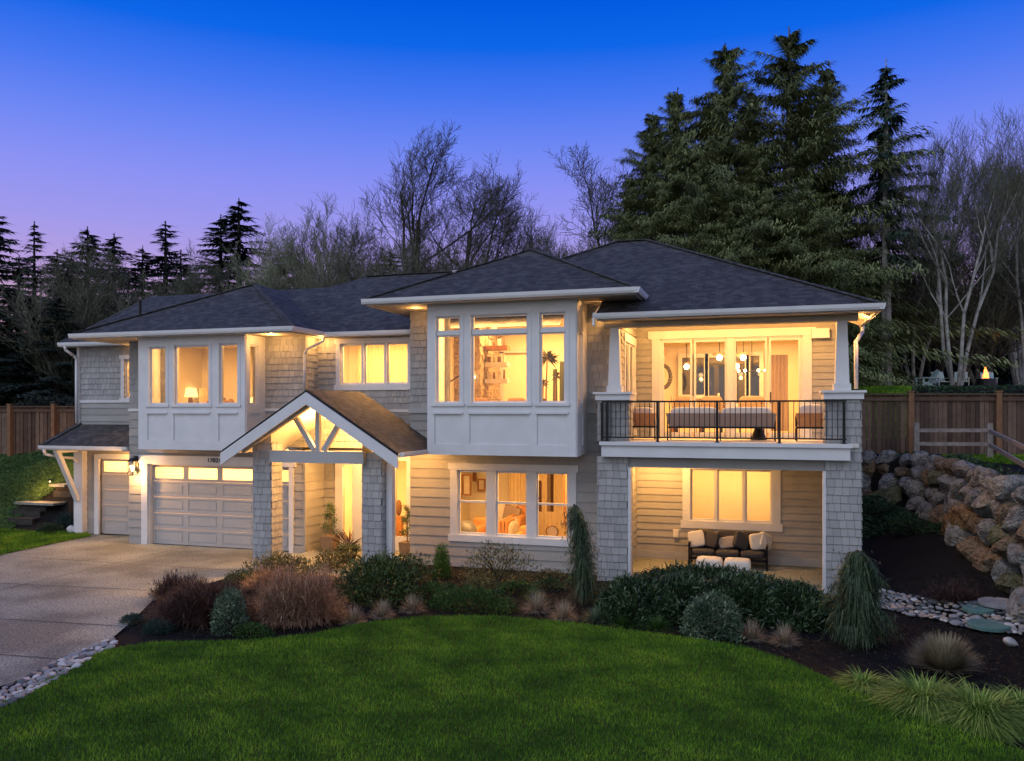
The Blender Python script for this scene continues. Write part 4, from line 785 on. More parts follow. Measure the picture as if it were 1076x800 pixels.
for k,(x,y,Y_) in enumerate(((721.5,385.5,25.0),(756,376,24.6),(781,376,24.2),(774,385,25.5))):
    p=at(x,y,Y_); t=T('pendant_lamp',(p[0],Y_,p[2]),['lowest left glass pendant lamp in the great room','glass pendant lamp left of the centre door post','glass pendant lamp right of the centre door post','smaller low pendant lamp between the two main pendants'][k],'pendant lamp')
    MB().sphere((0,0,0),.085).build('bulb',M['bulb'],t); MB().tube((0,0,.07),(0,0,6.28-p[2]),.012,.012,6).build('cord',M['black'],t); MB().tube((0,0,.08),(0,0,.14),.2 if k else .1,.19 if k else .09,16).build('lamp_shade',M['pot'],t); point((p[0],Y_-.15,p[2]-.15),5,.06)
p=at(790,390,26.5); t=T('chandelier',(p[0],26.5,p[2]),'multi arm chandelier over the dining table','chandelier'); mb=MB(); mb.tube((0,0,0),(0,0,6.28-p[2]),.012,n=6)
for k in range(6): a=k*1.047; mb.tube((0,0,0),(.4*math.cos(a),.2*math.sin(a),-.03),.01,n=5)
mb.build('frame',M['black'],t); mb=MB(); [mb.sphere((.4*math.cos(k*1.047),.2*math.sin(k*1.047),.01),.045,8,6) for k in range(6)]; mb.build('bulbs',M['bulb'],t)
a,b=at(735,418,25.2),at(800,418,25.2); t=tab('dining_table',a[0],b[0],24.8,25.9,3.29,4.05,'wood','long wooden dining table inside the sliding doors','table')
for k,x in enumerate((720,748,790)):
    p=at(x,416,24.2); t=T('dining_chair',(p[0],24.2,3.29),['left brown dining chair facing away inside the deck doors','middle brown dining chair behind the outdoor sofa','right brown dining chair behind the outdoor sofa'][k],'chair'); h_=p[2]-3.29; w2=.32 if k<2 else .38
    MB().cushion(-w2,w2,-.05,.07,.42,h_).build('backrest',M['brown2'],t,smooth=True); MB().cushion(-w2,w2,0,.5,.38,.5).build('seat',M['brown2'],t,smooth=True)
    for dx in (-w2+.05,w2-.05):
        for dy in (.03,.45): MB().box(dx-.02,dx+.02,dy-.02,dy+.02,0,.4).build('leg',M['black'],t)
p=at(755,412,25.3); t=T('candle_stand',(p[0],25.3,4.05),'white candle and bottles standing on the dining table','candle'); MB().tube((0,0,0),(0,0,.5),.03,.03,8).build('candle',M['cushion'],t); mb=MB(); [mb.tube((dx,0,0),(dx,0,hh),.03,.02,8) for dx,hh in ((-.3,.22),(-.2,.18),(.15,.24),(.28,.2))]; mb.build('bottles',M['curtain'],t)
p=at(697,396,25.5); t=T('wreath',(p[0],25.5,p[2]),'dark round wreath on the left wall inside the great room','wreath'); mb=MB(); [mb.sphere((.22*math.cos(k*.523),0,.34*math.sin(k*.523)),.07,7,5) for k in range(12)]+[mb.sphere((.22*math.cos(.26+k*.523),0,.34*math.sin(.26+k*.523)),.07,7,5) for k in range(12)]; mb.build('ring',M['darkplant'],t)
p=at(708,412,24.6); t=T('floor_vase',(p[0],24.6,3.29),'slim dark dried branch in a floor vase by the left door pane','vase'); MB().tube((0,0,0),(0,0,.5),.09,.06,10).build('vase',M['wood'],t); mb=MB(); [mb.tube((0,0,.5),(dx,0,1.1+abs(dx)),.02,.008,5) for dx in (-.08,0,.07)]; mb.build('branch',M['brown'],t)
# ---- deck furniture
def osofa(xa,xb,Y,label,z,h_=.78,cat='sofa',name='outdoor_sofa',n=2,m='greyfab'):
    W=(xb-xa)/2; t=T(name,((xa+xb)/2,Y,z),label,cat); mb=MB()
    mb.box(-W,W,0,.03,.30,.34); mb.box(-W,W,.72,.75,.30,.34)
    for a in (-W,W-.03):
        mb.box(a,a+.03,0,.03,0,.6); mb.box(a,a+.03,.72,.75,0,.6); mb.box(a,a+.03,0,.75,.57,.6); mb.box(a,a+.03,0,.75,.30,.34)
    if W>.8: mb.box(-.015,.015,0,.03,0,.3)
    mb.build('frame',M['black'],t); k=MB(); k.hexa([(-W+.05,.02,.34),(W-.05,.02,.34),(W-.05,.12,.34),(-W+.05,.12,.34),(-W-.02,-.10,.66),(W+.02,-.10,.66),(W+.02,.0,.66),(-W-.02,.0,.66)]); k.build('back_panel',M[m],t)
    for i in range(n):
        u0=-W+.06+i*(2*W-.12)/n; u1=u0+(2*W-.12)/n-.02
        MB().cushion(u0,u1,.05,.72,.36,.52).build('seat_cushion',M['cushion'],t,smooth=True); MB().cushion(u0,u1,.06,.26,.48,h_+.03).build('back_cushion',M['cushion'],t,smooth=True)
    return t
osofa(-2.2,.30,19.75,'long outdoor sofa with grey back and white cushions on the deck',3.29)
osofa(-3.2,-2.52,20.1,'white cushioned outdoor armchair left of the deck sofa',3.29,name='outdoor_armchair',cat='armchair',n=1,m='tan'); osofa(.75,1.45,19.9,'white cushioned outdoor armchair at the right end of the deck',3.29,h_=.84,name='outdoor_armchair',cat='armchair',n=1,m='tan')
p=at(797,428,20.6); t=T('tray',(p[0],20.9,3.29),'low table with a dark tray behind the deck sofa','table'); MB().tube((0,0,.42),(0,0,.45),.4,.4,24).build('table_top',M['black'],t); MB().tube((0,0,0),(0,0,.42),.2,.05,12).build('pedestal',M['black'],t)
# ---- lower porch
def psofa():
    xa,xb=at(723.5,600,21.3)[0],at(807,600,21.3)[0]; W=(xb-xa)/2; t=T('porch_sofa',((xa+xb)/2,21.2,0.0),'black framed outdoor sofa with charcoal cushions against the porch wall','sofa'); mb=MB()
    for a in (-W,W-.05): mb.box(a,a+.05,0,.05,0,.62); mb.box(a,a+.05,.7,.75,0,.62); mb.box(a,a+.05,0,.75,.58,.62)
    mb.box(-W,W,0,.05,.2,.27); mb.box(-W,W,.7,.75,.2,.75); mb.build('frame',M['black'],t)
    for i in range(3):
        u=-W+.06+i*(2*W-.12)/3; v=u+(2*W-.12)/3-.02; MB().cushion(u,v,.02,.72,.27,.45).build('seat_cushion',M['dark_fabric'],t,smooth=True); MB().cushion(u,v,.5,.75,.4,.9).build('back_cushion',M['dark_fabric'],t,smooth=True)
    return (xa+xb)/2,W
cx,W=psofa()
M['pillowlines']=mat('patterned_fabric',(.30,.26,.22),.9,var=.3,vscale=30)
for k,(dx,s,m_,rz,lab) in enumerate(((-.80,.42,'cushion',.1,'plain cream pillow at the left end of the porch sofa'),(-.40,.36,'dark_fabric',-.5,'black pillow leaning beside the cream pillow on the porch sofa'),(-.02,.44,'pillowlines',.0,'wide patterned grey pillow in the middle of the porch sofa'),(.32,.40,'dark_fabric',.5,'black pillow right of the patterned pillow'),(.74,.42,'cushion',.35,'white pillow tilted at the right end of the porch sofa'),(.90,.38,'cushion',.7,'striped white pillow behind the tilted right pillow'))):
    h_=.42 if k!=2 else .3; o=MB().cushion(-s/2,s/2,-.085,.085,-h_/2,h_/2,e=.5).build('pillow',M[m_],smooth=True); o.location=(cx+dx,21.2+.38-(0 if k!=5 else -.1),.46+h_/2); o.rotation_euler=(-.3,(.28 if k%2 else -.2)+rz*.3,rz); tag(o,lab,'pillow')
for k,x in enumerate((745.5,775)):
    p=at(x,590,20.4); o=MB().cushion(-.32,.32,-.28,.28,0,.42,e=.5).build('pouf',M['cushion'],smooth=True); o.location=(p[0],20.35,0.004); tag(o,['rounded white pouf on the left in front of the porch sofa','rounded white pouf on the right in front of the porch sofa'][k],'pouf')
# ---- planters at the entry
def topiary(x,Y,z,h_,label,s=1):
    t=T('spiral_topiary',(x,Y,z),label,'potted topiary'); mb=MB(); w0=.17*s; mb.hexa([(-w0,-w0,0),(w0,-w0,0),(w0,w0,0),(-w0,w0,0),(-w0*1.2,-w0*1.2,.44*s),(w0*1.2,-w0*1.2,.44*s),(w0*1.2,w0*1.2,.44*s),(-w0*1.2,w0*1.2,.44*s)]); mb.build('pot',M['pot'],t); MB().tube((0,0,.4*s),(0,0,h_),.018,.01,6).build('stem',M['wood'],t)
    V=[]; 
    for i in range(1600):
        q=rnd.random(); zz=.5*s+q*(h_-.5*s); a=q*6.28*2.6; rr=(.17*(1-q)+.06)*s; c=Vector((math.cos(a)*rr*.8,math.sin(a)*rr*.8,zz)); c+=Vector((rnd.gauss(0,1),rnd.gauss(0,1),rnd.gauss(0,1)))*(.045+.03*(1-q))*s
        d=Vector((rnd.gauss(0,1),rnd.gauss(0,1),rnd.gauss(0,1))).normalized()*.028; e_=Vector((rnd.gauss(0,1),rnd.gauss(0,1),rnd.gauss(0,1))).normalized()*.018; V.append((c-e_,c+e_,c+d))
    npmesh('foliage',np.array(V),3,M['leafA'],t,attr=RNG.uniform(.2,.9,len(V)))
M['leafA']=mat('green_leaf',(.05,.10,.03),.5,attr=c3((.010,.022,.008),(.035,.075,.02),(.10,.17,.05)),spec=.35)
p=at(347,578,20.3); topiary(p[0],20.3,.05,1.32,'spiral topiary in a bronze planter against the entry side wall')
p=at(428,580,20.2); topiary(p[0],20.2,.05,1.35,'spiral topiary partly hidden by the corner right of the entry',.9)
p=at(366.5,585,19.0); t=T('spiky_planter',(p[0],19.0,.05),'round planter with red spiky cordyline beside the right entry column','potted plant')
MB().tube((0,0,0),(0,0,.38),.16,.26,16).build('pot',M['black'],t); V=[];VL=[]
for i in range(24):
    a=rnd.uniform(0,6.28); el=rnd.uniform(.5,1.45); d=Vector((math.cos(a)*math.cos(el),math.sin(a)*math.cos(el),math.sin(el))); s=d.cross(Vector((0,0,1))).normalized()*.016; l_=rnd.uniform(.35,.66); b_=Vector((0,0,.4)); V+= [(b_-s*.5,b_+d*l_*.6-s,b_+d*l_+Vector((0,0,-.1*l_))),(b_-s*.5,b_+d*l_+Vector((0,0,-.1*l_)),b_+d*l_*.6+s)]
M['redleaf']=mat('red_leaf',(.07,.02,.018),.5); npmesh('spikes',np.array(V),3,M['redleaf'],t)
for i in range(900):
    a=rnd.uniform(0,6.28); rr=rnd.uniform(.1,.32); c=Vector((math.cos(a)*rr,math.sin(a)*rr,.36+rnd.uniform(-.1,.12))); d=Vector((rnd.gauss(0,1),rnd.gauss(0,1),rnd.gauss(0,1))).normalized()*.035; e_=Vector((rnd.gauss(0,1),rnd.gauss(0,1),rnd.gauss(0,1))).normalized()*.02; VL.append((c-e_,c+e_,c+d))
npmesh('foliage',np.array(VL),3,M['leafA'],t,attr=RNG.uniform(0,1,len(VL)))

spot((-10.4,18.7,3.8),(-10.9,15.3,.5),230,62)
# ================================================================== PLANTS
def lm(name,a,b,c,rough=.6,spec=.3): return mat(name,b,rough,attr=c3(a,b,c),spec=spec)
M['rhodo']=lm('rhododendron_leaf',(.009,.018,.008),(.030,.062,.022),(.11,.165,.075),.4,.5)
M['pieris']=lm('pieris_leaf',(.010,.022,.006),(.045,.080,.018),(.15,.19,.06),.45,.4)
M['nandina']=lm('nandina_leaf',(.035,.035,.012),(.12,.12,.04),(.34,.25,.10))
M['lime']=lm('lime_leaf',(.025,.06,.008),(.07,.15,.018),(.18,.26,.04))
M['lowgreen']=lm('low_green_leaf',(.012,.035,.006),(.035,.09,.014),(.09,.16,.03))
M['silver']=lm('variegated_leaf',(.02,.045,.025),(.08,.13,.075),(.30,.34,.22))
M['bluegreen']=lm('blue_green_needle',(.006,.018,.015),(.016,.045,.035),(.04,.085,.07))
M['weep']=lm('weeping_needle',(.010,.022,.010),(.036,.062,.028),(.10,.14,.065))
M['maroon']=lm('maroon_twig',(.015,.007,.006),(.05,.024,.018),(.12,.065,.05))
M['copper']=lm('copper_twig',(.06,.028,.014),(.22,.115,.065),(.55,.36,.23))
M['tangrass']=lm('tan_grass_blade',(.10,.075,.045),(.31,.24,.16),(.54,.46,.34),.8)
M['sedge']=lm('yellow_sedge_blade',(.03,.07,.008),(.13,.23,.03),(.44,.50,.12),.7)
M['drygrass']=lm('dry_grass_blade',(.09,.075,.04),(.26,.22,.13),(.46,.41,.28),.8)
M['ivy']=lm('ivy_leaf',(.006,.018,.008),(.016,.046,.018),(.04,.085,.035))
M['twigs']=lm('dark_twig',(.012,.01,.008),(.03,.025,.02),(.06,.05,.04))
def unit(n):
    d=RNG.normal(0,1,(n,3)); return d/np.linalg.norm(d,axis=1,keepdims=True)
def leaves(C,N_,L_,W_,fold=.25):
    # C centres, N_ pointing directions -> two triangles folded on the midrib
    n=len(C); s=np.cross(N_,unit(n)); s/=np.linalg.norm(s,axis=1,keepdims=True)+1e-9; up=np.cross(s,N_)
    L_=L_[:,None]; W_=W_[:,None]; a=C-N_*L_*.5; b=C+N_*L_*.5; m_=C-up*W_*fold
    return np.concatenate([np.stack([a,m_+s*W_*.5,b],1),np.stack([a,b,m_-s*W_*.5],1)],0)
def shrub(name,c,rx,ry,h,n,L_,W_,m,label,cat='shrub',lump=.22,up=.3,shell=.55,group=None,seed=0,stems=True,base=.0):
    rx*=1.14; ry*=1.1; h*=1.17; n=int(n*1.15); rg=np.random.default_rng(seed+5)
    if 'rhodo' in name: rx*=1.12; n=int(n*1.35)
    t=T(name,(c[0],c[1],c[2]),label,cat,group)
    k=10; B=rg.normal(0,1,(k,3)); B/=np.linalg.norm(B,axis=1,keepdims=True); B[:,2]=np.abs(B[:,2])*.8
    D=rg.normal(0,1,(n,3)); D/=np.linalg.norm(D,axis=1,keepdims=True); D[:,2]=np.where(D[:,2]<-.15,-D[:,2],D[:,2])
    bump=np.clip((D@B.T),0,1)**6; R_=.78+lump*1.3*bump.max(1)+rg.normal(0,.05,n); q=rg.uniform(shell**3,1,n)**(1/3)
    P=D*(R_*q)[:,None]*np.array([rx,ry,h])*np.array([1,1,.95]); P[:,2]=P[:,2]+base*h; P[:,2]=np.abs(P[:,2])
    d=D*.8+rg.normal(0,.55,(n,3)); d[:,2]+=up; d/=np.linalg.norm(d,axis=1,keepdims=True)
    V=leaves(P,d,L_*rg.uniform(.6,1.3,n),W_*rg.uniform(.7,1.2,n)); clump=np.sin(P[:,0]*7+seed)*np.sin(P[:,1]*6)*np.sin(P[:,2]*8+1); v=np.clip(.42+.22*clump+rg.normal(0,.2,n),0,1)
    npmesh('foliage',V,3,m,t,attr=np.concatenate([v,v]))
    if stems:
        mb=MB()
        for i in range(9):
            a=rg.uniform(0,6.28); e=(rx*.6*math.cos(a),ry*.6*math.sin(a),h*rg.uniform(.4,.75)); mb.tube((0,0,-.03),(e[0]*.4,e[1]*.4,e[2]*.6),.014,.010,5); mb.tube((e[0]*.4,e[1]*.4,e[2]*.6),e,.010,.004,5)
        mb.build('stems',M['twigs'],t)
    return t
def strips(O_,D_,Ln,W_,droop,seg=4,rg=None,curl=0):
    # curved blades: arrays of origins & directions -> quads
    n=len(O_); side=np.cross(D_,np.array([0,0,1.])); side/=np.linalg.norm(side,axis=1,keepdims=True)+1e-6; out=[]
    prev=None
    for i in range(seg+1):
        f=i/seg; p=O_+D_*(Ln*f)[:,None]; p=p-np.array([0,0,1.])*(droop*Ln*f*f)[:,None]; w_=(W_*(1-f*.9)/2)[:,None]*side; cur=(p-w_,p+w_)
        if prev is not None: out.append(np.stack([prev[0],prev[1],cur[1],cur[0]],1))
        prev=cur
    return np.stack(out,1).reshape(-1,4,3)
def tuft(name,c,r,h,n,W_,m,label,cat='ornamental grass',droop=.5,group=None,seed=0,spread=1.0,sq=1.0,arch=False):
    rg=np.random.default_rng(seed+77); t=T(name,c,label,cat,group); a=rg.uniform(0,6.283,n); el=rg.uniform(.15,1.45,n)**spread; O_=np.stack([np.cos(a)*r*.25*rg.uniform(0,1,n)*sq,np.sin(a)*r*.25*rg.uniform(0,1,n),np.zeros(n)],-1)
    D_=np.stack([np.cos(a)*np.cos(el)*sq,np.sin(a)*np.cos(el),np.sin(el)],-1); Ln=rg.uniform(.65,1.1,n)*np.hypot(r*np.cos(el),h*np.sin(el))*1.12
    dr=np.full(n,droop)*rg.uniform(.3,1.2,n)*np.cos(el)
    if arch:
        el=rg.uniform(.3,1.35,n); D_=np.stack([np.cos(a)*np.cos(el),np.sin(a)*np.cos(el),np.sin(el)],-1); D_+=rg.normal(0,.12,(n,3)); Ln=rg.uniform(.5,1.05,n)*(r*.70+h*.40); dr=rg.uniform(.5,1.0,n)*np.clip(np.sin(el)+.15,0,1.1)
    V=strips(O_,D_,Ln,np.full(n,W_),dr,6 if arch else 4); V[:,:,2]=np.maximum(V[:,:,2],.01)
    v=np.clip(rg.normal(.5,.22,n),0,1); npmesh('blades',V,4,m,t,attr=np.repeat(v,6 if arch else 4)); return t
def twiggy(name,c,rx,ry,h,n,W_,m,label,seed=0,arch=.6,sub=3,lob=.5):
    rx*=1.12; ry*=1.1; n=int(n*1.2); rg=np.random.default_rng(seed+9); t=T(name,c,label,'shrub'); a=rg.uniform(0,6.283,n); el=np.arcsin(rg.uniform(.08,1,n)) ; k=rg.uniform(0,.45,n)
    lobe=(1+lob*(.22*np.sin(3*a+seed)+.14*np.sin(7*a+seed*2)))*rg.uniform(.6,1.05,n)**.6; lobe=lobe*(1-.25*lob+.25*lob*np.sin(el*5+3*a+seed))
    O_=np.stack([np.cos(a)*rx*k,np.sin(a)*ry*k,np.zeros(n)],-1); tgt=lobe[:,None]*1.12*np.stack([np.cos(a)*np.cos(el)*rx,np.sin(a)*np.cos(el)*ry,np.sin(el)*h],-1)*rg.uniform(.65,1.08,n)[:,None]+np.array([0,0,arch*h*.3]); D_=tgt-O_; Ln=np.linalg.norm(D_,axis=1); D_/=Ln[:,None]
    V=[strips(O_,D_,Ln,np.full(n,W_),np.full(n,arch*.35),5)]; at_=[np.repeat(np.clip(rg.normal(.45,.25,n),0,1),5)]
    for s in range(sub):
        f=rg.uniform(.35,.95,n); P=O_+D_*(Ln*f)[:,None]-np.array([0,0,1.])*(arch*.35*Ln*f*f)[:,None]; d=D_+rg.normal(0,.55,(n,3)); d/=np.linalg.norm(d,axis=1,keepdims=True); l_=rg.uniform(.12,.32,n)*(rx+h)/2
        V.append(strips(P,d,l_,np.full(n,W_*.8),np.full(n,.3),3)); at_.append(np.repeat(np.clip(rg.normal(.55,.25,n),0,1),3))
    V=np.concatenate(V); V[:,:,2]=np.maximum(V[:,:,2],.005); npmesh('twigs',V,4,m,t,attr=np.concatenate(at_)); return t
def G(x,y): p=gp(x,y); return (p[0],p[1],p[2]-.01),p[3]
def sz(px,t): return px*t/FPX
def weeper(name,bx,by,top,wpx,label,seed=0,lean=0,n=2600,body=1):
    c,t_=G(bx,by); h=sz(by-top,t_); w_=sz(wpx,t_)/2; rg=np.random.default_rng(seed); t=T(name,c,label,'weeping conifer')
    path=[(0,0,0),(lean*.2,0,h*.5),(lean*.5,0,h*.85),(lean,0,h)]; MB().path([Vector(p) for p in path],.03,6).build('trunk',M['twigs'],t)
    q=rg.uniform(0,1,n)**.8; q=np.clip(np.round(q*7+rg.normal(0,.22,n))/7+rg.normal(0,.02,n),0,1); zc=h*(.12+.86*q); a=rg.uniform(0,6.283,n); rr=w_*(body*(1-q)**.6+.30)*rg.uniform(.15,1,n)*(1+.5*np.sin(a*3+q*11)+.2*np.sin(a*7)); tx=lean*np.interp(q,[0,.5,.85,1],[0,.2,.5,1])
    O_=np.stack([tx+np.cos(a)*rr*.75,np.sin(a)*rr*.75,zc],-1); D_=np.stack([np.cos(a)*rg.uniform(.1,.75,n),np.sin(a)*rg.uniform(.1,.75,n),-np.ones(n)*.8+rg.normal(0,.3,n)],-1); D_/=np.linalg.norm(D_,axis=1,keepdims=True); Ln=np.minimum(rg.uniform(.06,.30,n)*h,zc)
    V=[strips(O_,D_,Ln,np.full(n,.018),np.full(n,.1),4)]; v=[np.repeat(np.clip(rg.normal(.5,.22,n),0,1),4)]
    for s in range(5):
        f=rg.uniform(0,.95,n); P=O_+D_*(Ln*f)[:,None]; d=rg.normal(0,.6,(n,3)); d[:,2]-=.6; d/=np.linalg.norm(d,axis=1,keepdims=True); V.append(strips(P,d,rg.uniform(.05,.12,n),np.full(n,.014),np.full(n,.1),2)); v.append(np.repeat(np.clip(rg.normal(.5,.25,n),0,1),2))
    V=np.concatenate(V); V[:,:,2]=np.maximum(V[:,:,2],.0); npmesh('foliage',V,4,M['weep'],t,attr=np.concatenate(v)); return t
# -- front bed, left to right
c,t=G(215,652); twiggy('maroon_shrub',c,sz(56,t),sz(46,t),sz(50,t),2600,.011,M['maroon'],'sprawling dark maroon twiggy shrub at the corner of the driveway',1,1.1,7,.35)
c,t=G(243,664); shrub('variegated_shrub',c,sz(20,t),sz(18,t),sz(50,t),2600,.06,.026,M['silver'],'upright pale green variegated shrub between the maroon and copper shrubs',seed=2)
c,t=G(265,668); shrub('green_shrub',c,sz(22,t),sz(14,t),sz(16,t),1000,.05,.02,M['lowgreen'],'small low green shrub in front of the variegated one',seed=3)
c,t=G(165,664); shrub('blue_juniper',c,sz(17,t),sz(14,t),sz(14,t),1500,.05,.012,M['bluegreen'],'low blue green juniper nearest the driveway cobbles',seed=4)
c,t=G(141,654); shrub('blue_juniper',c,sz(15,t),sz(12,t),sz(10,t),1100,.05,.012,M['bluegreen'],'smaller dark juniper hugging the driveway edge',seed=5)
c,t=G(312,652); twiggy('copper_shrub',c,sz(50,t),sz(40,t),sz(58,t),2200,.011,M['copper'],'large rounded coppery red twig shrub lit by the entry',6,.35,7,.45)
c,t=G(295,606); shrub('entry_shrub',c,sz(36,t),sz(16,t),sz(26,t),2000,.075,.032,M['nandina'],'loose leafy shrub behind the copper shrub at the entry slab',seed=7,lump=.4,shell=.2)
c,t=G(352,600); shrub('entry_shrub',c,sz(30,t),sz(14,t),sz(26,t),1500,.075,.032,M['nandina'],'small airy shrub in front of the round entry planter',seed=8,lump=.4,shell=.2)
c,t=G(330,640); shrub('green_shrub',c,sz(14,t),sz(12,t),sz(12,t),500,.06,.02,M['lowgreen'],'little green shrub poking out right of the copper shrub',seed=104)
c,t=G(401,632); shrub('glossy_shrub',c,sz(46,t),sz(32,t),sz(54,t),5200,.10,.034,M['pieris'],'broad glossy green shrub in front of the right entry column',seed=9,lump=.25)
c,t=G(433,612); shrub('leafy_shrub',c,sz(22,t),sz(16,t),sz(30,t),1100,.09,.03,M['pieris'],'tall leafy shrub against the siding right of the entry',seed=10,lump=.5,shell=.2)
for k,(x,y,r) in enumerate(((372,654,14),(402,648,14),(433,642,14),(564,642,17),(592,650,16),(790,671,15),(824,676,16))):
    c,t=G(x,y); tuft('tan_grass_tuft',c,sz(r,t),sz(r*1.35,t),620,.009,M['tangrass'],['tan grass tuft at the foot of the copper shrub','tan grass tuft in the middle below the glossy green shrub','tan grass tuft below the right side of the glossy green shrub','round tan grass tuft left of its twin under the lower window','round tan grass tuft beside the weeping conifer by the lawn edge','pale dry grass tuft below the variegated shrub','pale dry grass tuft leaning over the mulch at the right of the hedge'][k],group='small fountain grass tufts along the lawn edge',seed=k)
c,t=G(495,640); shrub('low_green_shrub',c,sz(48,t),sz(20,t),sz(26,t),3600,.085,.016,M['lowgreen'],'wide low green spreading shrub below the nandina',seed=12,lump=.2)
for k_,(x_,y_,r_,h_,m_) in enumerate(((545,622,20,14,'lowgreen'),(578,618,16,12,'pieris'),(610,612,14,10,'lowgreen'),(505,618,18,12,'nandina'),(470,622,14,10,'pieris'),(640,630,18,20,'pieris'))):
    c,t=G(x_,y_); shrub('ground_shrub',c,sz(r_,t),sz(r_*.7,t),sz(h_,t),700,.06,.022,M[m_],['small low shrub right of the wide green one below the window','small dark shrub just behind the round tan tufts','tiny shrub at the foot of the narrow weeping cypress','small reddish leafy shrub directly below the nandina','tiny dark shrub at the foot of the arborvitae','leafy shrub between the weeping cypress and the porch hedge'][k_],seed=120+k_,lump=.35)
c,t=G(455,630); shrub('green_shrub',c,sz(20,t),sz(14,t),sz(20,t),1000,.07,.018,M['lowgreen'],'small green shrub between the glossy shrub and the arborvitae',seed=13)
c,t=G(464,606); shrub('arborvitae',c,sz(11,t),sz(11,t),sz(40,t),3600,.05,.014,M['lime'],'small bright lime conical arborvitae against the lower siding',cat='conifer shrub',seed=14,lump=.05,up=1.2,shell=.5)
c,t=G(524,613); shrub('nandina_shrub',c,sz(36,t),sz(22,t),sz(44,t),1700,.085,.024,M['nandina'],'airy nandina with reddish leaves under the lower window',seed=15,lump=.5,shell=.15,up=.8)
c,t=G(578,606); shrub('nandina_shrub',c,sz(16,t),sz(10,t),sz(10,t),300,.07,.02,M['nandina'],'very small nandina sprig right of the lower window',seed=16,shell=.1)
weeper('weeping_cypress',614,633,530,30,'narrow weeping cypress left of the lower porch column',21,lean=-.22,n=1300,body=.55)
for k,(x,y,rx,h) in enumerate(((625,652,20,12),(655,657,20,9),(690,660,24,9),(560,628,16,8))):
    c,t=G(x,y); tuft('low_grass_clump',c,sz(rx,t),sz(h,t)*1.3,420,.01,M['lowgreen'] if k else M['silver'],['silvery low grass clump at the foot of the weeping cypress','low dark grass clump below the left of the hedge','low dark grass clump below the middle of the hedge','tiny grass clump between the low green shrub and the tan tufts'][k],seed=30+k)
for k,(x,y,rx,ry,h,n) in enumerate(((666,651,36,26,50,5200),(716,650,42,28,52,5600),(782,652,46,30,54,6200),(834,657,40,26,50,4600),(745,634,90,20,44,6200))):
    c,t=G(x,y); shrub('rhododendron',c,sz(rx,t),sz(ry,t),sz(h,t),n,.135,.042,M['rhodo'],['dark rhododendron at the left end of the porch hedge','dark rhododendron second from the left in the porch hedge','largest dark rhododendron right of the variegated shrub','dark rhododendron at the right end of the porch hedge','dark rhododendron at the back of the hedge against the porch slab'][k],group='rhododendrons forming the porch hedge',seed=40+k,lump=.1,shell=.7)
c,t=G(748,668); shrub('pale_shrub',c,sz(31,t),sz(22,t),sz(50,t),3600,.085,.030,M['silver'],'pale variegated round shrub in front of the dark hedge',seed=50)
weeper('weeping_spruce',902,676,578,54,'broad weeping conifer at the right corner column',22,lean=-.02,n=3000,body=.95)
c,t=G(992,703); tuft('dry_grass_mound',c,sz(32,t),sz(34,t),3400,.014,M['drygrass'],'domed dry beige grass mound behind the yellow sedge',seed=60,droop=.12,spread=.8)
for k,(x,y,rx,h,n) in enumerate(((908,722,28,26,600),(972,742,50,38,1900),(1030,756,54,44,1900),(1076,752,40,44,1100))):
    c,t=G(x,y); tuft('yellow_sedge',c,sz(rx,t)*1.2,sz(h,t)*1.25,int(n*2.2),.020,M['sedge'],['small yellow green sedge clump left of the large ones','large arching yellow sedge below the dry grass mound','large yellow sedge in the lower right corner by the lawn','yellow sedge cut by the right edge of the view'][k],seed=70+k,arch=True,group='yellow sedges along the right lawn edge')
c,t=G(185,628); twiggy('maroon_shrub',c,sz(34,t),sz(30,t),sz(30,t),700,.012,M['maroon'],'lower maroon twig shrub trailing onto the driveway edge',101,.6,6)
c,t=G(252,612); shrub('green_shrub',c,sz(22,t),sz(14,t),sz(14,t),900,.06,.02,M['pieris'],'small green shrub at the foot of the left entry column',seed=102)
c,t=G(340,628); twiggy('copper_shrub',c,sz(34,t),sz(26,t),sz(34,t),800,.012,M['copper'],'lower coppery twig shrub right of the large one',103,.5,6)
c,t=G(290,622); twiggy('copper_shrub',c,sz(40,t),sz(20,t),sz(30,t),800,.012,M['copper'],'coppery twig shrub behind the large one by the entry slab',104,.5,6)
c,t=G(960,720); shrub('low_green_shrub',c,sz(30,t),sz(12,t),sz(8,t),300,.05,.02,M['lowgreen'],'thin low green plants beside the small sedge',seed=61)
c,t=G(1000,632); twiggy('red_barberry',c,sz(34,t),sz(18,t),sz(26,t),380,.012,M['maroon'],'low dark red barberry above the cobble stream',80,.4,4)
for k,(x,y,rx,h) in enumerate(((925,545,26,18),(962,560,26,16),(1005,560,24,14),(1050,560,20,16))):
    c,t=G(x,y); shrub('foot_shrub',c,sz(rx,t),sz(rx*.6,t),sz(h,t),1000,.10,.03,M['ivy'],['dark low shrub at the left foot of the boulder wall','dark low shrub below the orange lit boulders','dark low shrub at the middle foot of the boulder wall','dark low shrub at the right foot of the boulder wall'][k],seed=90+k)
c,t=G(69,556); shrub('garage_shrub',c,sz(13,t),sz(12,t),sz(20,t),900,.08,.03,M['bluegreen'],'round dark shrub left of the single garage post',seed=95)
c,t=G(52,560); shrub('garage_shrub',c,sz(14,t),sz(10,t),sz(12,t),700,.08,.03,M['ivy'],'low dark shrub beside the timber steps',seed=96)
M['slope']=lm('slope_cover_leaf',(.018,.045,.012),(.06,.135,.035),(.16,.26,.08))
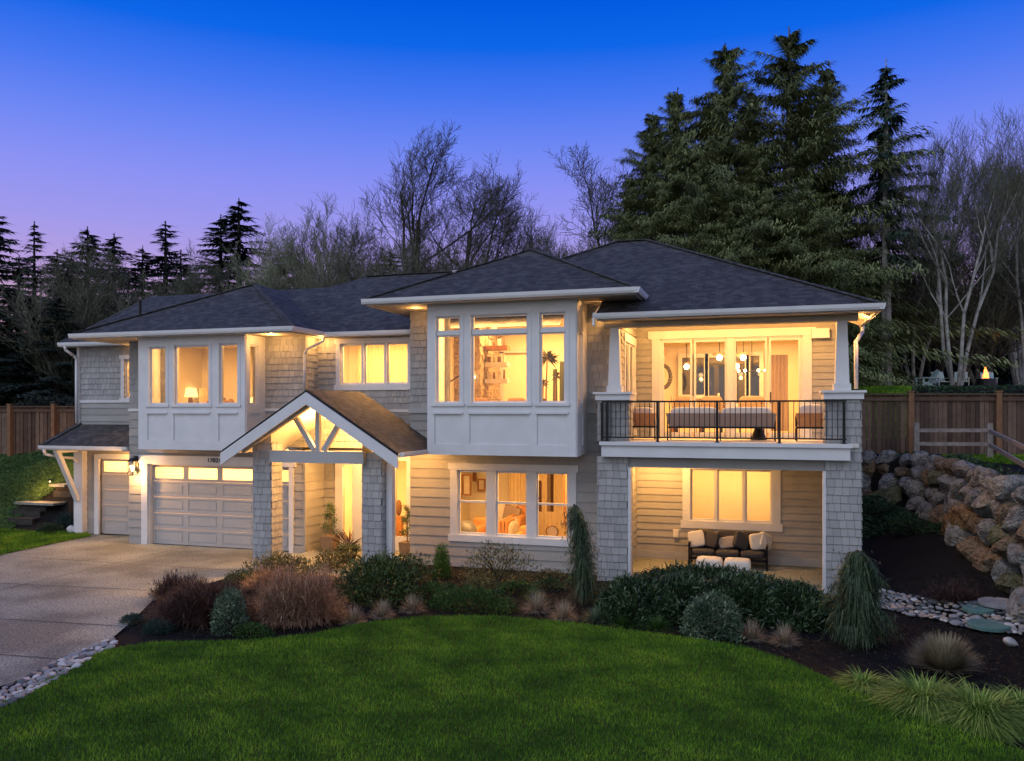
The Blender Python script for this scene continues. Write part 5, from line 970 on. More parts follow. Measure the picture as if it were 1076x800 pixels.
# fallen leaves and bits of bark on the mulch
n=26000; P=RNG.uniform((-13,12),(8,20),(n,2)); P=P[~inpoly(P,lawn_poly)&~inpoly(P,DR)&((P[:,1]<18.9)|(P[:,0]>2.2))]; n=len(P); C=np.stack([P[:,0],P[:,1],hgt(P[:,0],P[:,1])-.02+RNG.uniform(0,.03,n)],-1); d=unit(n); d[:,2]*=.4
v=RNG.uniform(0,1,n)**2; tag(npmesh('bark_chips',leaves(C,d,RNG.uniform(.03,.09,n),RNG.uniform(.01,.035,n)),3,lm('bark_chip',(.003,.003,.003),(.010,.008,.007),(.05,.036,.027)),attr=np.concatenate([v,v])),'loose bark chips and fallen leaves on the mulch bed','bark chips',kind='stuff')
# ================================================================== STONES
def rockmesh(seed,bl=.25,sub=3,jit=.10):
    import bmesh
    b=bmesh.new(); bmesh.ops.create_icosphere(b,subdivisions=sub,radius=1); r=np.random.default_rng(seed); K=r.normal(0,1,(15,3)); K/=np.linalg.norm(K,axis=1,keepdims=True); o=r.uniform(.58,.92,15)
    for v in b.verts:
        p=np.array(v.co); 
        for k,q in zip(K,o):
            dd=p@k
            if dd>q: p=p-k*(dd-q)*1.0
        p*=1+jit*(math.sin(p[0]*5+seed)*math.sin(p[1]*6+1)*math.sin(p[2]*5.5+2))+r.normal(0,jit*.16); v.co=p
    me=bpy.data.meshes.new('boulder'); b.to_mesh(me); b.free(); return me
BT=[noisemat(nm,[(.28,(*a,1)),(.45,(*b,1)),(.56,(*c,1)),(.62,(*d_,1)),(.78,(*e_,1))],2.2,bump=1,bs=7,dist=.14,detail=14) for nm,a,b,c,d_,e_ in (('grey_granite',(.05,.05,.05),(.15,.15,.145),(.30,.30,.29),(.13,.13,.09),(.48,.47,.45)),('mossy_rock',(.03,.035,.015),(.08,.085,.04),(.17,.165,.11),(.09,.10,.04),(.30,.28,.22)),('brown_rock',(.05,.035,.02),(.14,.10,.065),(.25,.19,.13),(.10,.08,.04),(.36,.30,.23)),('rust_rock',(.05,.032,.018),(.16,.10,.05),(.27,.19,.11),(.12,.10,.06),(.40,.34,.27)))]
M['cobble']=[noisemat('grey_river_stone',[(.3,(.16,.165,.17,1)),(.7,(.34,.34,.345,1))],4,rough=.6,bump=.2),noisemat('pale_river_stone',[(.3,(.38,.38,.375,1)),(.7,(.58,.57,.55,1))],4,rough=.6,bump=.2),noisemat('tan_river_stone',[(.3,(.26,.20,.16,1)),(.7,(.40,.33,.27,1))],4,rough=.6,bump=.2),noisemat('dark_river_stone',[(.3,(.05,.06,.065,1)),(.7,(.13,.14,.15,1))],4,rough=.6,bump=.2)]
BM=[rockmesh(s) for s in range(16)]
for i_,m_ in enumerate(BM): m_.materials.append(BT[(0,0,2,0,1,0,0,2,0,2,0,0,3,0,0,2)[i_%16]])
def put(name,me,loc,sc_,rot,label,cat,group):
    o=bpy.data.objects.new(name,me); COL.objects.link(o); o.location=loc; o.scale=sc_; o.rotation_euler=rot; return tag(o,label,cat,group)
# boulder wall: three or four tiers along the curve
pth=[(2.1,28.9),(3.6,27.7),(4.55,26.2),(4.85,24.2),(4.9,22),(4.9,20),(4.95,18.2),(5.0,16.6),(5.15,15),(5.5,13.4)]
def pos(s):
    L_=[math.dist(a,b) for a,b in zip(pth,pth[1:])]
    for (a,b),l in zip(zip(pth,pth[1:]),L_):
        if s<=l: return (a[0]+(b[0]-a[0])*s/l,a[1]+(b[1]-a[1])*s/l)
        s-=l
    return pth[-1]
tot=sum(math.dist(a,b) for a,b in zip(pth,pth[1:])); rr=random.Random(5); nb=0; tiers=[('bottom',0,.62),('second',.32,.52),('third',.62,.46),('top',.88,.40)]
tones=['grey','mossy','brown','rust tinted']
for ti,(tn,f,r0) in enumerate(tiers):
    s=rr.uniform(0,.4)
    while s<tot:
        r_=r0*rr.uniform(.75,1.25); x,y=pos(s+r_*.5); zb=float(hgt(x-.45,y)); zt=float(hgt(x+1.2,y)); z=zb+(zt-zb)*f+.10; x+=.42*f
        o=put('boulder',BM[rr.randrange(16)],(x-.1+rr.uniform(-.12,.1),y+rr.uniform(-.1,.1),z),(r_*rr.uniform(.74,.92),r_*rr.uniform(.74,.96),r_*rr.uniform(.62,.82)),(rr.uniform(-.5,.5),rr.uniform(-.5,.5),rr.uniform(0,6)),'rough grey and brown boulder stacked in the retaining wall','boulder','boulders of the retaining wall'); nb+=1
        s+=r_*1.72
# river stones beside the driveway
pb=[(0,727),(60,696),(118,672),(122,678),(100,690),(60,714),(0,746),(-30,760),(-30,742)]; Wp=[gp(*p)[:2] for p in pb]; Pp=np.array(Wp); CM=[]
for s in range(8):
    for m_ in M['cobble']:
        q=rockmesh(100+s,sub=2,jit=.04); q.materials.append(m_); q.polygons.foreach_set('use_smooth',[True]*len(q.polygons)); q.name='river_stone'; CM.append(q)
def scatter(poly,n,r0,r1,label,group,zoff=.0,name='river_stone',cat='stone',w8=(4,3,1,2)):
    P=np.array(poly); k=0; pts=[]; tries=0
    while k<n and tries<60000:
        tries+=1; x,y=rr.uniform(P[:,0].min(),P[:,0].max()),rr.uniform(P[:,1].min(),P[:,1].max())
        if not inpoly(np.array([[x,y]]),poly)[0]: continue
        r_=rr.uniform(r0,r1)*rr.uniform(.8,1.1)
        if any((x-a)**2+(y-b)**2<((r_+c_)*.78)**2 for a,b,c_ in pts): continue
        pts.append((x,y,r_)); k+=1; mi=rr.choices(range(4),w8)[0]
        put(name,CM[rr.randrange(8)*4+mi],(x,y,float(hgt(x,y))+zoff),(r_*rr.uniform(.9,1.3),r_,r_*rr.uniform(.45,.65)),(rr.uniform(-.2,.2),rr.uniform(-.2,.2),rr.uniform(0,6)),label,cat,group)
scatter(Wp,250,.045,.10,'smooth river stone in the cobble strip between driveway and lawn','river stones beside the driveway',.02)
st=[(924,622),(960,628),(1000,636),(1030,634),(1076,640),(1090,655),(1076,668),(1030,664),(990,654),(950,646),(925,640)]; Ws=[gp(*p)[:2] for p in st]
scatter(Ws,230,.05,.115,'pale cobble in the dry stream bed below the boulder wall','cobbles of the dry stream bed',.03,w8=(5,1,3,4))
M['pad']=noisemat('green_stone_pad',[(.3,(.07,.15,.14,1)),(.7,(.12,.22,.20,1))],6,bump=.3)
for k,(x,y,rx) in enumerate(((1028,643,15),(1051,637,21),(1039,660,21))):
    c,t=G(x,y); r_=sz(rx,t); mb=MB(); mb.tube((0,0,0),(0,0,.06),r_,r_,28); mb.tube((0,0,.06),(0,0,.075),r_,r_*.93,28); o=mb.build('stepping_stone',M['pad'] if k!=1 else M['cobble'][0]); o.location=(c[0],c[1],c[2]+.02); tag(o,['round teal stepping pad at the left among the cobbles','round grey stepping pad behind the teal ones','round teal stepping pad nearest the lawn'][k],'stepping stone','round stepping pads')
c,t=G(1061,678); put('white_stone',CM[1],(c[0],c[1],c[2]+.06),(.16,.12,.09),(.2,.3,.4),'small white stone on dark mulch at the right edge','stone',None)
c,t=G(77,560); put('white_stone',CM[5],(c[0],c[1],c[2]+.12),(.26,.2,.18),(.2,.1,.4),'pale rock beside the garage post','stone',None)
# steps and path lights left of the garage
M['timber']=noisemat('dark_timber',[(.3,(.02,.018,.016,1)),(.7,(.07,.06,.05,1))],9,bump=.6,bs=30)
for k,(x0_,x1_,y) in enumerate(((8,34,551),(12,42,543),(18,48,538),(56,80,522),(58,82,515))):
    a=gp(x0_,y); b=gp(x1_,y); mb=MB(); W=math.dist(a[:2],b[:2])/2; mb.box(-W,W,0,.9,-.2,.16); o=mb.build('timber_step',M['timber']); o.location=((a[0]+b[0])/2,(a[1]+b[1])/2,(a[2]+b[2])/2+.04); o.rotation_euler=(0,0,math.atan2(b[1]-a[1],b[0]-a[0])); tag(o,['lowest dark timber step on the grass slope','second timber step on the grass slope','third timber step below the lit landing','first timber step of the upper flight','top timber step by the garage bracket'][k],'step','timber steps up the left slope')
for k,(x,y,r0) in enumerate(((44,533,26),(68,514,10))):
    c,t=G(x,y); point((c[0]+.1,c[1]-.1,c[2]+.75),10 if k==0 else 5,.03); mb=MB(); W=sz(r0,t); mb.box(-W,W,-.35,.6,0,.08); o=mb.build('landing_slab',M['concrete']); o.location=(c[0],c[1],c[2]+.12); tag(o,['pale lit landing slab between the two flights of steps','small lit slab above the upper steps'][k],'landing')
    o=T('path_light',(c[0]-.5*W,c[1]+.75,c[2]),['short path light at the back of the lit landing','short path light above the upper steps'][k],'garden light'); MB().tube((0,0,0),(0,0,.45),.015,.015,6).build('stake',M['black'],o); MB().tube((0,0,.45),(0,0,.5),.10,.02,12).build('cap',M['black'],o); MB().sphere((0,0,.41),.02).build('bulb',M['bulb'],o); zz_=max(float(hgt(c[0]-.5*W,c[1]+.4)),c[2])+.55; o.location=(c[0]-.5*W,c[1]+.75,zz_-.45); point((c[0]-.5*W,c[1]+.35,zz_),9,.03)
# spotlights on the boulders
for k,(x,y) in enumerate(((975,545),(1062,630),(925,520))):
    c,t=G(x,y); o=T('garden_spotlight',c,['small spotlight at the foot of the rust lit boulders','small spotlight by the right cobbles','small spotlight near the house corner boulders'][k],'garden light'); MB().tube((0,0,0),(0,0,.12),.02,.02,6).build('stake',M['black'],o); MB().tube((0,0,.12),(.04,.03,.2),.03,.04,8).build('head',M['black'],o); spot((c[0]+.05,c[1]+.05,c[2]+.26),(c[0]+.8,c[1]+1.2,c[2]+1.3),[14,6,6][k],80)
# ================================================================== FENCES
M['cedar']=mat('weathered_cedar_board',(.09,.055,.035),.85,attr=c3((.04,.022,.015),(.085,.05,.032),(.15,.10,.07)),var=.25,vscale=4,bump=.4,bscale=40)
M['cedarpost']=mat('cedar_post',(.17,.085,.04),.8,var=.2); M['greywood']=mat('grey_split_rail',(.20,.18,.165),.9,var=.3,bump=.5,bscale=30)
def fence(pts,posts,h,label,name='wood_fence'):
    t=T(name,(pts[0][0],pts[0][1],0),label,'fence'); O=Vector(t.location); mb=MB(); r=random.Random(4); cap=MB()
    for (ax_,ay_,az_),(bx_,by_,bz_) in zip(pts,pts[1:]):
        L_=math.dist((ax_,ay_),(bx_,by_)); n=int(L_/.145); dx,dy=(bx_-ax_)/L_,(by_-ay_)/L_
        for i in range(n):
            f=(i+.5)/n; x,y,z=ax_+(bx_-ax_)*f,ay_+(by_-ay_)*f,az_+(bz_-az_)*f; w_=.067; y2=(i%2)*.012; v=r.random()
            mb.hexa([(x-dx*w_-O.x,y-dy*w_-O.y+y2,z-.1),(x+dx*w_-O.x,y+dy*w_-O.y+y2,z-.1),(x+dx*w_-O.x,y+dy*w_-O.y+.02+y2,z-.1),(x-dx*w_-O.x,y-dy*w_-O.y+.02+y2,z-.1),(x-dx*w_-O.x,y-dy*w_-O.y+y2,z+h),(x+dx*w_-O.x,y+dy*w_-O.y+y2,z+h),(x+dx*w_-O.x,y+dy*w_-O.y+.02+y2,z+h),(x-dx*w_-O.x,y-dy*w_-O.y+.02+y2,z+h)],v)
        cap.bar(Vector((ax_,ay_-.03,az_+h+.03))-O,Vector((bx_,by_-.03,bz_+h+.03))-O,.14,.05); cap.bar(Vector((ax_,ay_-.03,az_+h-.12))-O,Vector((bx_,by_-.03,bz_+h-.12))-O,.04,.12)
    mb.build('board_panel',M['cedar'],t); cap.build('top_rail',M['cedar'],t)
    for x,y,z in posts: p=MB(); p.box(x-.08-O.x,x+.08-O.x,y-.13-O.y,y+.02-O.y,z-.2,z+h+.10); p.box(x-.10-O.x,x+.10-O.x,y-.15-O.y,y+.04-O.y,z+h+.10,z+h+.14); p.build('post',M['cedarpost'],t)
def fz(x,Z,z): p=atz(x,433,Z); return (p[0],p[1],z)
fence([fz(870,26.4,2.72),fz(957,26,2.72),fz(1049,26,2.72),fz(1141,26,2.70),fz(1240,26,2.7)],[fz(957,26,2.72),fz(1049,26,2.72),fz(1141,26,2.7)],1.80,'weathered brown board fence above the boulder wall on the right')
fence([fz(-80,32.5,2.4),fz(12,32,2.4),fz(58,32,2.4),fz(110,32,2.4)],[fz(-34,32.2,2.4),fz(12,32,2.4),fz(58,32,2.4)],1.76,'weathered brown board fence on the left behind the garage')
t=T('split_rail_fence',fz(963,25,2.6),'grey two rail split rail fence on top of the boulder wall','fence'); O=Vector(t.location)
ps=[fz(963,25.4,2.62),fz(1040,24.6,2.62),fz(1112,16,2.15),fz(1250,12.5,1.9)]
for p in ps: MB().hexa([(p[0]-O.x+a*.08*s,p[1]-O.y+b*.08*s,p[2]-O.z+z) for z,s in ((-.2,1),(1.02,.9)) for a,b in ((-1,-1),(1,-1),(1,1),(-1,1))]).build('post',M['greywood'],t)
for p,q in zip(ps,ps[1:]):
    for z in (.78,.36): a_=Vector(p)-O+Vector((0,-.02,z)); b_=Vector(q)-O+Vector((0,-.02,z+.02)); MB().bar(a_,b_,.06,.11).build('rail',M['greywood'],t)
# adirondack chairs and fire
M['teal']=mat('pale_teal_paint',(.36,.50,.52),.6)
def adir(x,y,Z,rz,label,s=1):
    p=atz(x,y,Z); z=float(hgt(p[0],p[1])); t=T('adirondack_chair',(p[0],p[1],z),label,'chair','adirondack chairs round the fire pit',rz); t.scale=(s,)*3
    for k in range(5): x_=-.24+k*.12; MB().hexa([(x_-.05,-.02,.30),(x_+.05,-.02,.30),(x_+.05,.0,.30),(x_-.05,.0,.30),(x_-.055,.36,1.0-.04*abs(k-2)),(x_+.055,.36,1.0-.04*abs(k-2)),(x_+.055,.38,1.0-.04*abs(k-2)),(x_-.055,.38,1.0-.04*abs(k-2))]).build('back_slat',M['teal'],t)
    MB().hexa([(-.28,-.55,.38),(.28,-.55,.38),(.28,0,.27),(-.28,0,.27),(-.28,-.55,.41),(.28,-.55,.41),(.28,0,.30),(-.28,0,.30)]).build('seat',M['teal'],t)
    for a in (-.34,.30): MB().box(a,a+.04,-.55,-.47,0,.58).build('leg',M['teal'],t); MB().bar((a+.02,-.45,.32),(a+.02,.45,.02),.03,.1).build('leg',M['teal'],t); MB().box(a-.05,a+.09,-.6,.2,.57,.6).build('armrest',M['teal'],t)
adir(977,407,40.5,R(-70),'leftmost pale teal chair seen from the side behind the fence'); adir(988,407,41,R(15),'second pale teal chair from the left behind the fence'); adir(1010,407,41,R(-10),'third pale teal chair behind the fence'); adir(1038,405,41.5,R(-5),'pale teal chair behind the flames',1.0)
p=atz(1036,408,39.5); fz_=float(hgt(p[0],p[1])); t=T('fire_pit',(p[0],p[1],fz_),'small burning fire pit behind the fence','fire pit'); MB().tube((0,0,0),(0,0,.5),.5,.45,18).build('bowl',M['black'],t); mb=MB()
for k in range(11): a=rr.uniform(0,6.28); q=rr.uniform(0,.22); hh=rr.uniform(.2,.62)*(1.15-q*2); mb.tube((q*math.cos(a),q*math.sin(a),.45),(q*math.cos(a)*1.1+rr.uniform(-.05,.05),q*math.sin(a),.45+hh*.5),.06,.045,7,cap=False); mb.tube((q*math.cos(a)*1.1,q*math.sin(a),.45+hh*.5),(q*math.cos(a)+rr.uniform(-.1,.15),q*math.sin(a),.5+hh),.045,.004,7,cap=False)
mb.build('flame',M['flame'],t,smooth=True); point((p[0],p[1]-.3,fz_+.9),8,.2,(1,.5,.2))
# lawn patch behind the right fence, ivy slope on the left
def patch(name,poly,n,h,w_,m,label,cat): blades(name,poly,n,h,w_,m,label,cat,zoff=-.02)
pg=[atz(a_,433,b_)[:2] for a_,b_ in ((880,30),(958,30),(958,41),(880,41))]; patch('upper_grass',pg,30000,.12,.06,M['grass'],'green grass behind the right fence','grass')
pg=[fz(990,25.6,0)[:2],fz(1120,25.4,0)[:2],fz(1120,21,0)[:2],fz(1040,23.4,0)[:2],fz(1000,24.4,0)[:2]]; patch('ledge_grass',pg,16000,.10,.02,M['grass'],'strip of green grass behind the split rail fence','grass')
def cards(name,poly,n,L_,W_,m,label,cat,h=.25,holes=()):
    xs=[p[0] for p in poly]; ys=[p[1] for p in poly]; P=RNG.uniform((min(xs),min(ys)),(max(xs),max(ys)),(n,2)); P=P[inpoly(P,poly)]; n=len(P); cl=.6+.4*np.sin(P[:,0]*2.1+np.sin(P[:,1]*1.7))*np.sin(P[:,1]*2.4)
    C=np.stack([P[:,0],P[:,1],hgt(P[:,0],P[:,1])+RNG.uniform(0,1,n)*h*cl],-1); d=unit(n); d[:,2]=np.abs(d[:,2])*.7; V=leaves(C,d,L_*RNG.uniform(.6,1.3,n),W_*RNG.uniform(.6,1.3,n)); v=np.clip(.3+.35*cl+RNG.normal(0,.2,n),0,1)
    tag(npmesh(name,V,3,m,attr=np.concatenate([v,v])),label,cat,kind='stuff')
cards('ivy_groundcover',[gp(-60,552)[:2],gp(10,556)[:2],gp(28,536)[:2],gp(62,512)[:2],gp(86,505)[:2],(-22.2,25.3),(-24.2,25.6),(-33,25.2),(-36,21)],150000,.15,.022,M['slope'],'green grassy ground cover on the left slope','ground cover',.16)
cards('hill_cover',[atz(a_,433,b_)[:2] for a_,b_ in ((958,28),(1180,28),(1180,50),(900,50),(900,42),(958,42))],26000,.16,.07,M['ivy'],'dark low plants covering the ground behind the right fence','ground cover',.10)
cards('wall_plants',[(5.2,14),(5.7,14),(5.8,26.5),(4,28.5),(3.6,28.2),(5.0,26)],6000,.14,.05,M['ivy'],'dark plants trailing over the top of the boulder wall','ground cover',.3)
cards('low_plants',[(2.4,24),(4.2,25),(3.4,27.2),(2.2,28)],5000,.14,.06,M['ivy'],'dark ground cover at the foot of the boulder wall','ground cover',.3)
# ================================================================== TREES
M['bark']=noisemat('grey_brown_bark',[(.3,(.07,.06,.052,1)),(.6,(.15,.135,.12,1)),(.8,(.24,.22,.20,1))],5,bump=.8,bs=20)
M['barkdark']=noisemat('dark_bark',[(.3,(.02,.018,.015,1)),(.7,(.06,.052,.045,1))],5,bump=.8,bs=20)
M['barkpale']=noisemat('alder_bark',[(.3,(.12,.115,.105,1)),(.5,(.30,.29,.27,1)),(.7,(.45,.44,.42,1))],2.2,bump=.6,bs=20)
M['twig']=lm('bare_twig',(.09,.10,.06),(.18,.19,.12),(.30,.31,.21),.8)
M['twigdark']=lm('bare_twig_dark',(.04,.037,.03),(.08,.073,.06),(.14,.13,.11),.8)
M['needle']=lm('fir_needle',(.012,.026,.018),(.038,.070,.044),(.08,.13,.075),.7)
M['cedar_leaf']=lm('cedar_frond',(.045,.058,.022),(.165,.20,.075),(.34,.37,.15),.7)
M['needle_far']=lm('far_fir_needle',(.010,.018,.015),(.024,.042,.034),(.045,.07,.055),.8)
def segmesh(name,S,m,parent,sides=3,attr=None):
    S=np.array(S,float); A=S[:,0:3];B=S[:,3:6]; r0=S[:,6:7];r1=S[:,7:8]; D=B-A; D/=np.linalg.norm(D,axis=1,keepdims=True)+1e-9; ref=np.where(np.abs(D[:,2:3])>.9,np.array([[1.,0,0]]),np.array([[0,0,1.]])); U=np.cross(D,ref); U/=np.linalg.norm(U,axis=1,keepdims=True); W=np.cross(D,U); Q=[]
    ring=[(math.cos(2*math.pi*k/sides),math.sin(2*math.pi*k/sides)) for k in range(sides)]
    PA=[A+(U*c+W*s)*r0 for c,s in ring]; PB=[B+(U*c+W*s)*r1 for c,s in ring]
    for k in range(sides): Q.append(np.stack([PA[k],PA[(k+1)%sides],PB[(k+1)%sides],PB[k]],1))
    V=np.concatenate(Q); a=None if attr is None else np.tile(attr,sides); return npmesh(name,V,4,m,parent,attr=a)
def bare(seed,H,trunks=1,spread=.5,depth=4,dens=1.0,clear=.2,up=.10,rad=1.0):
    r=random.Random(seed); big=[];small=[]
    def grow(p,d,L_,rad,lv):
        n=4 if lv<depth else 3; step=L_/n; kids=[]
        for i in range(n):
            d=(d+Vector((r.gauss(0,.10+.03*lv),r.gauss(0,.10+.03*lv),r.gauss(0,.06)+up*(1 if lv else .3)))).normalized(); q=p+d*step; r1=rad*(1-.62/n) if lv<depth else rad*.75
            (big if rad>.025 else small).append((*p,*q,rad,r1)); p=q; rad=r1
            if lv<depth and (i+1)/n>(clear if lv==0 else .05):
                for _ in range(int(r.choice((1,2,2,3))*dens+.5) if lv<depth-1 else int(1.9*dens+r.random())): kids.append((p.copy(),d.copy(),i/n,rad))
        for (kp,kd,f,kr) in kids:
            ax=kd.orthogonal().normalized(); 
            from mathutils import Quaternion
            ax.rotate(Quaternion(kd,r.uniform(0,6.28))); ang=r.uniform(.35,.75)*(.8+spread); nd=(kd*math.cos(ang)+ax*math.sin(ang)).normalized(); grow(kp,nd,L_*r.uniform(.42,.68)*(1.1-.45*f),kr*r.uniform(.5,.68),lv+1)
    for k in range(trunks):
        a=k*6.283/trunks+r.uniform(-.4,.4); t=0 if trunks==1 else r.uniform(.08,.28)*(.6+spread); grow(Vector((.25*math.cos(a)*(trunks>1),.25*math.sin(a)*(trunks>1),-.2)),Vector((math.cos(a)*t,math.sin(a)*t,1)).normalized(),H*r.uniform(.72,.92),H*.0155*rad*(1 if trunks==1 else .72),0)
    z=max(s[5] for s in big+small)
    k=H/z; return [tuple(v*k for v in s[:6])+(s[6]*1.0,s[7]*1.0) for s in big],[tuple(v*k for v in s[:6])+(max(s[6]*.8,.007),max(s[7]*.8,.005)) for s in small]
M['twigmid']=lm('olive_twig',(.05,.052,.035),(.10,.105,.07),(.18,.185,.12),.8)
TP={}
def make_bare(key,seed,H,m='twig',b='bark',**k):
    big,small=bare(seed,H,**k); t=bpy.data.objects.new('bare_tree',None)
    A=segmesh('trunk',big,M[b],None,6); B_=segmesh('crown',small,M[m],None,3,attr=np.random.default_rng(seed).uniform(0,1,len(small))); TP[key]=(A.data,B_.data); 
    for o in (A,B_): bpy.data.objects.remove(o)
    return len(small)
def fir(seed,H,Rb,m='needle',b='barkdark',clear=.12,dens=1.0,droop=.25,gap=.15,frond=.5,shape=.85,ragged=.25,fw=.11,hang=.5,jit=.05):
    rg=np.random.default_rng(seed); S=[(0,0,-.3,0,0,H*.5,H*.012+.05,H*.008+.03),(0,0,H*.5,0,0,H,H*.008+.03,.02)]; O_=[];D_=[];LL=[]; z=H*clear; V=[];att=[]
    while z<H*.985:
        f=(z-H*clear)/(H*(1-clear)); Rr=Rb*min((1-f)**shape,(1-f)*1.35+.01)+.08
        for k in range(rg.integers(3,6)):
            if rg.random()<gap: continue
            a=rg.uniform(0,6.283); l_=Rr*rg.uniform(1-ragged*1.6,1+ragged*.5); el=.25*f+(.5*f*f if hang>1 else .15*f)+rg.normal(0,.13 if hang>1 else .09)-.05
            n=max(3,int(l_/.35)); pr=np.array([0,0,z]); tone=rg.normal(.45,.14)
            for i in range(n):
                q=(i+1)/n; p=np.array([math.cos(a)*l_*q,math.sin(a)*l_*q,z+l_*(el*q-droop*q*q)+.12*l_*max(0,q-.75)]); S.append((*pr,*p,.03*(1-i/n)+.008,.03*(1-q)+.006)); 
                if q>.18:
                    m2=int(rg.integers(4,8)*dens)
                    for j in range(m2):
                        sgn=1 if j%2 else -1; t_=rg.uniform(0,1); c=pr+(p-pr)*t_; aa=a+sgn*rg.uniform(.35,1.2); d=np.array([math.cos(aa),math.sin(aa),-rg.uniform(0,hang)]); d/=np.linalg.norm(d); c=c+rg.normal(0,jit*min(1,Rr/3.5),3)*np.array([1,1,.7]); O_.append(c); D_.append(d); LL.append(min(frond,.22+Rr*.22)*rg.uniform(.5,1.3)*(1.15-.5*q)); att.append(np.clip(tone+rg.normal(0,.16),0,1))
                pr=p
            O_.append(pr); D_.append(np.array([math.cos(a),math.sin(a),-.15])); LL.append(frond*.8); att.append(np.clip(tone+.1,0,1))
        z+=rg.uniform(.22,.42)*H/16*(1.25-.5*f)
    for k in range(8): a=rg.uniform(0,6.28); O_.append(np.array([0,0,H-rg.uniform(.1,.9)])); D_.append(np.array([math.cos(a)*.4,math.sin(a)*.4,.8])); LL.append(.22); att.append(.4)
    O_=np.array(O_);D_=np.array(D_);LL=np.array(LL); V=strips(O_,D_,LL,fw*rg.uniform(.6,1.3,len(LL)),np.full(len(LL),min(hang,.9)*.45),2)
    T_=segmesh('trunk',S,M[b],None,5); C_=npmesh('crown',V,4,M[m],None,attr=np.repeat(np.array(att),2)); return T_.data,C_.data,(T_,C_)
def make_fir(key,*a,**k):
    A,B_,os_=fir(*a,**k); TP[key]=(A,B_)
    for o in os_: bpy.data.objects.remove(o)
def plant(key,x,ytop,Z,H0,label,cat,group=None,name=None,rz=None,wide=1,ybase=None):
    p=atz(x,433,Z); z=float(hgt(p[0],p[1])); ztop=EYE-(ytop-HZ)/FPX*Z; s=(ztop-z)/H0
    t=T(name or ('bare_tree' if key[0]=='b' else 'conifer_tree'),(p[0],p[1],z),label,cat,group,rnd.uniform(0,6.28) if rz is None else rz); t.scale=(s*wide,s*wide,s)
    me=TP[key][1]; co=np.empty(len(me.vertices)*3,'f'); me.vertices.foreach_get('co',co); co=co.reshape(-1,3); v_=co[co[:,2]>co[:,2].max()*.93].mean(0)*s; a_=t.rotation_euler.z
    if key[0]=='b': t.location.x-=(v_[0]*math.cos(a_)-v_[1]*math.sin(a_))*wide; t.location.y-=(v_[0]*math.sin(a_)+v_[1]*math.cos(a_))*wide*.5
    for n_,me in zip(('trunk','crown'),TP[key]):
        o=bpy.data.objects.new(n_,me); COL.objects.link(o); o.parent=t
    return t
cnt=[make_bare('b1',1,10,trunks=1,spread=.35,depth=4,dens=1.0,m='twigdark',b='barkdark'),make_bare('b2',2,10,m='twigmid',trunks=3,spread=.25,depth=4,dens=.85),make_bare('b3',3,10,trunks=4,spread=.15,depth=4,dens=.75,up=.16),make_bare('b4',4,10,trunks=1,spread=.5,depth=4,dens=1.05,m='twigdark'),
 make_bare('b5',5,10,m='twigmid',trunks=5,spread=.3,depth=3,dens=1.3,up=.14),make_bare('b6',6,16,m='twigmid',trunks=4,spread=.0,depth=4,dens=.75,b='barkpale',clear=.35,up=.2,rad=.62)]
print('twigs',cnt)
make_fir('c1',21,16,3.8,dens=2.6,fw=.11,jit=.12); make_fir('c2',22,16,3.2,dens=1.7,gap=.2,ragged=.4,fw=.11,jit=.12); make_fir('c3',23,16,4.2,dens=2.2,m='needle_far',gap=.1,fw=.12,jit=.15)
make_fir('k1',31,18,6.2,m='cedar_leaf',dens=8,jit=.22,gap=.06,droop=.30,frond=.34,hang=1.0001,shape=.8,fw=.055,clear=.02,ragged=.45); make_fir('k2',32,18,5.2,m='cedar_leaf',dens=7.5,jit=.22,gap=.10,droop=.26,frond=.34,hang=1.1,shape=.8,fw=.052,clear=.02,ragged=.5); make_fir('k3',33,18,5.6,m='cedar_leaf',b='bark',dens=7,jit=.18,gap=.15,droop=.12,frond=.36,hang=1.0001,shape=.6,fw=.06,clear=.1,ragged=.55)
make_fir('d1',41,17,2.9,m='needle',b='barkpale',dens=2.8,jit=.12,gap=.2,clear=.36,droop=.3,ragged=.5,hang=.9,shape=.55)
GL='trees behind the house'
P_=[('c1',-4,222,46,16,'dark fir cut by the left edge of the view',1.69),('c2',36,232,47,16,'slim dark fir second from the left edge',1.35),('c3',92,238,52,16,'far grey green fir above the shed roof',1.95),('c3',120,245,56,16,'pale far fir between the two leftmost bare clumps',1.95),('c2',174,232,54,16,'thin pointed fir left of the gap in the treeline',1.95),('c3',150,258,52,16,'low rounded fir behind the left roof ridge',1.69),('c1',232,225,50,16,'dark fir leaning left of the tall pointed fir',1.69),('c1',251,208,50,16,'tall dark pointed fir above the left bay roof',1.82),
 ('c1',75,268,50,16,'dark fir behind the left fence and the bare brush',1.95),('c3',190,262,50,16,'dark fir right of the slim pointed fir',1.95),('c3',300,262,52,16,'dark low fir behind the bay roof apex',2.08),('c3',410,262,54,16,'dark low fir behind the end of the middle ridge',2.21),('c1',20,268,45,16,'dark fir between the two leftmost firs',1.82),
 ('c3',60,262,50,16,'short far fir behind the fence on the left',1.82),('c3',10,300,44,16,'low dark fir by the left fence',2.08),('c3',60,310,42,16,'dark bushy fir behind the left fence post',2.08),('c3',200,285,52,16,'low fir behind the middle of the left roof',1.95)]
for k,x,yt,Z,H0,l_,wd in P_: plant(k,x,yt,Z,H0,l_,'fir tree',GL,wide=wd)
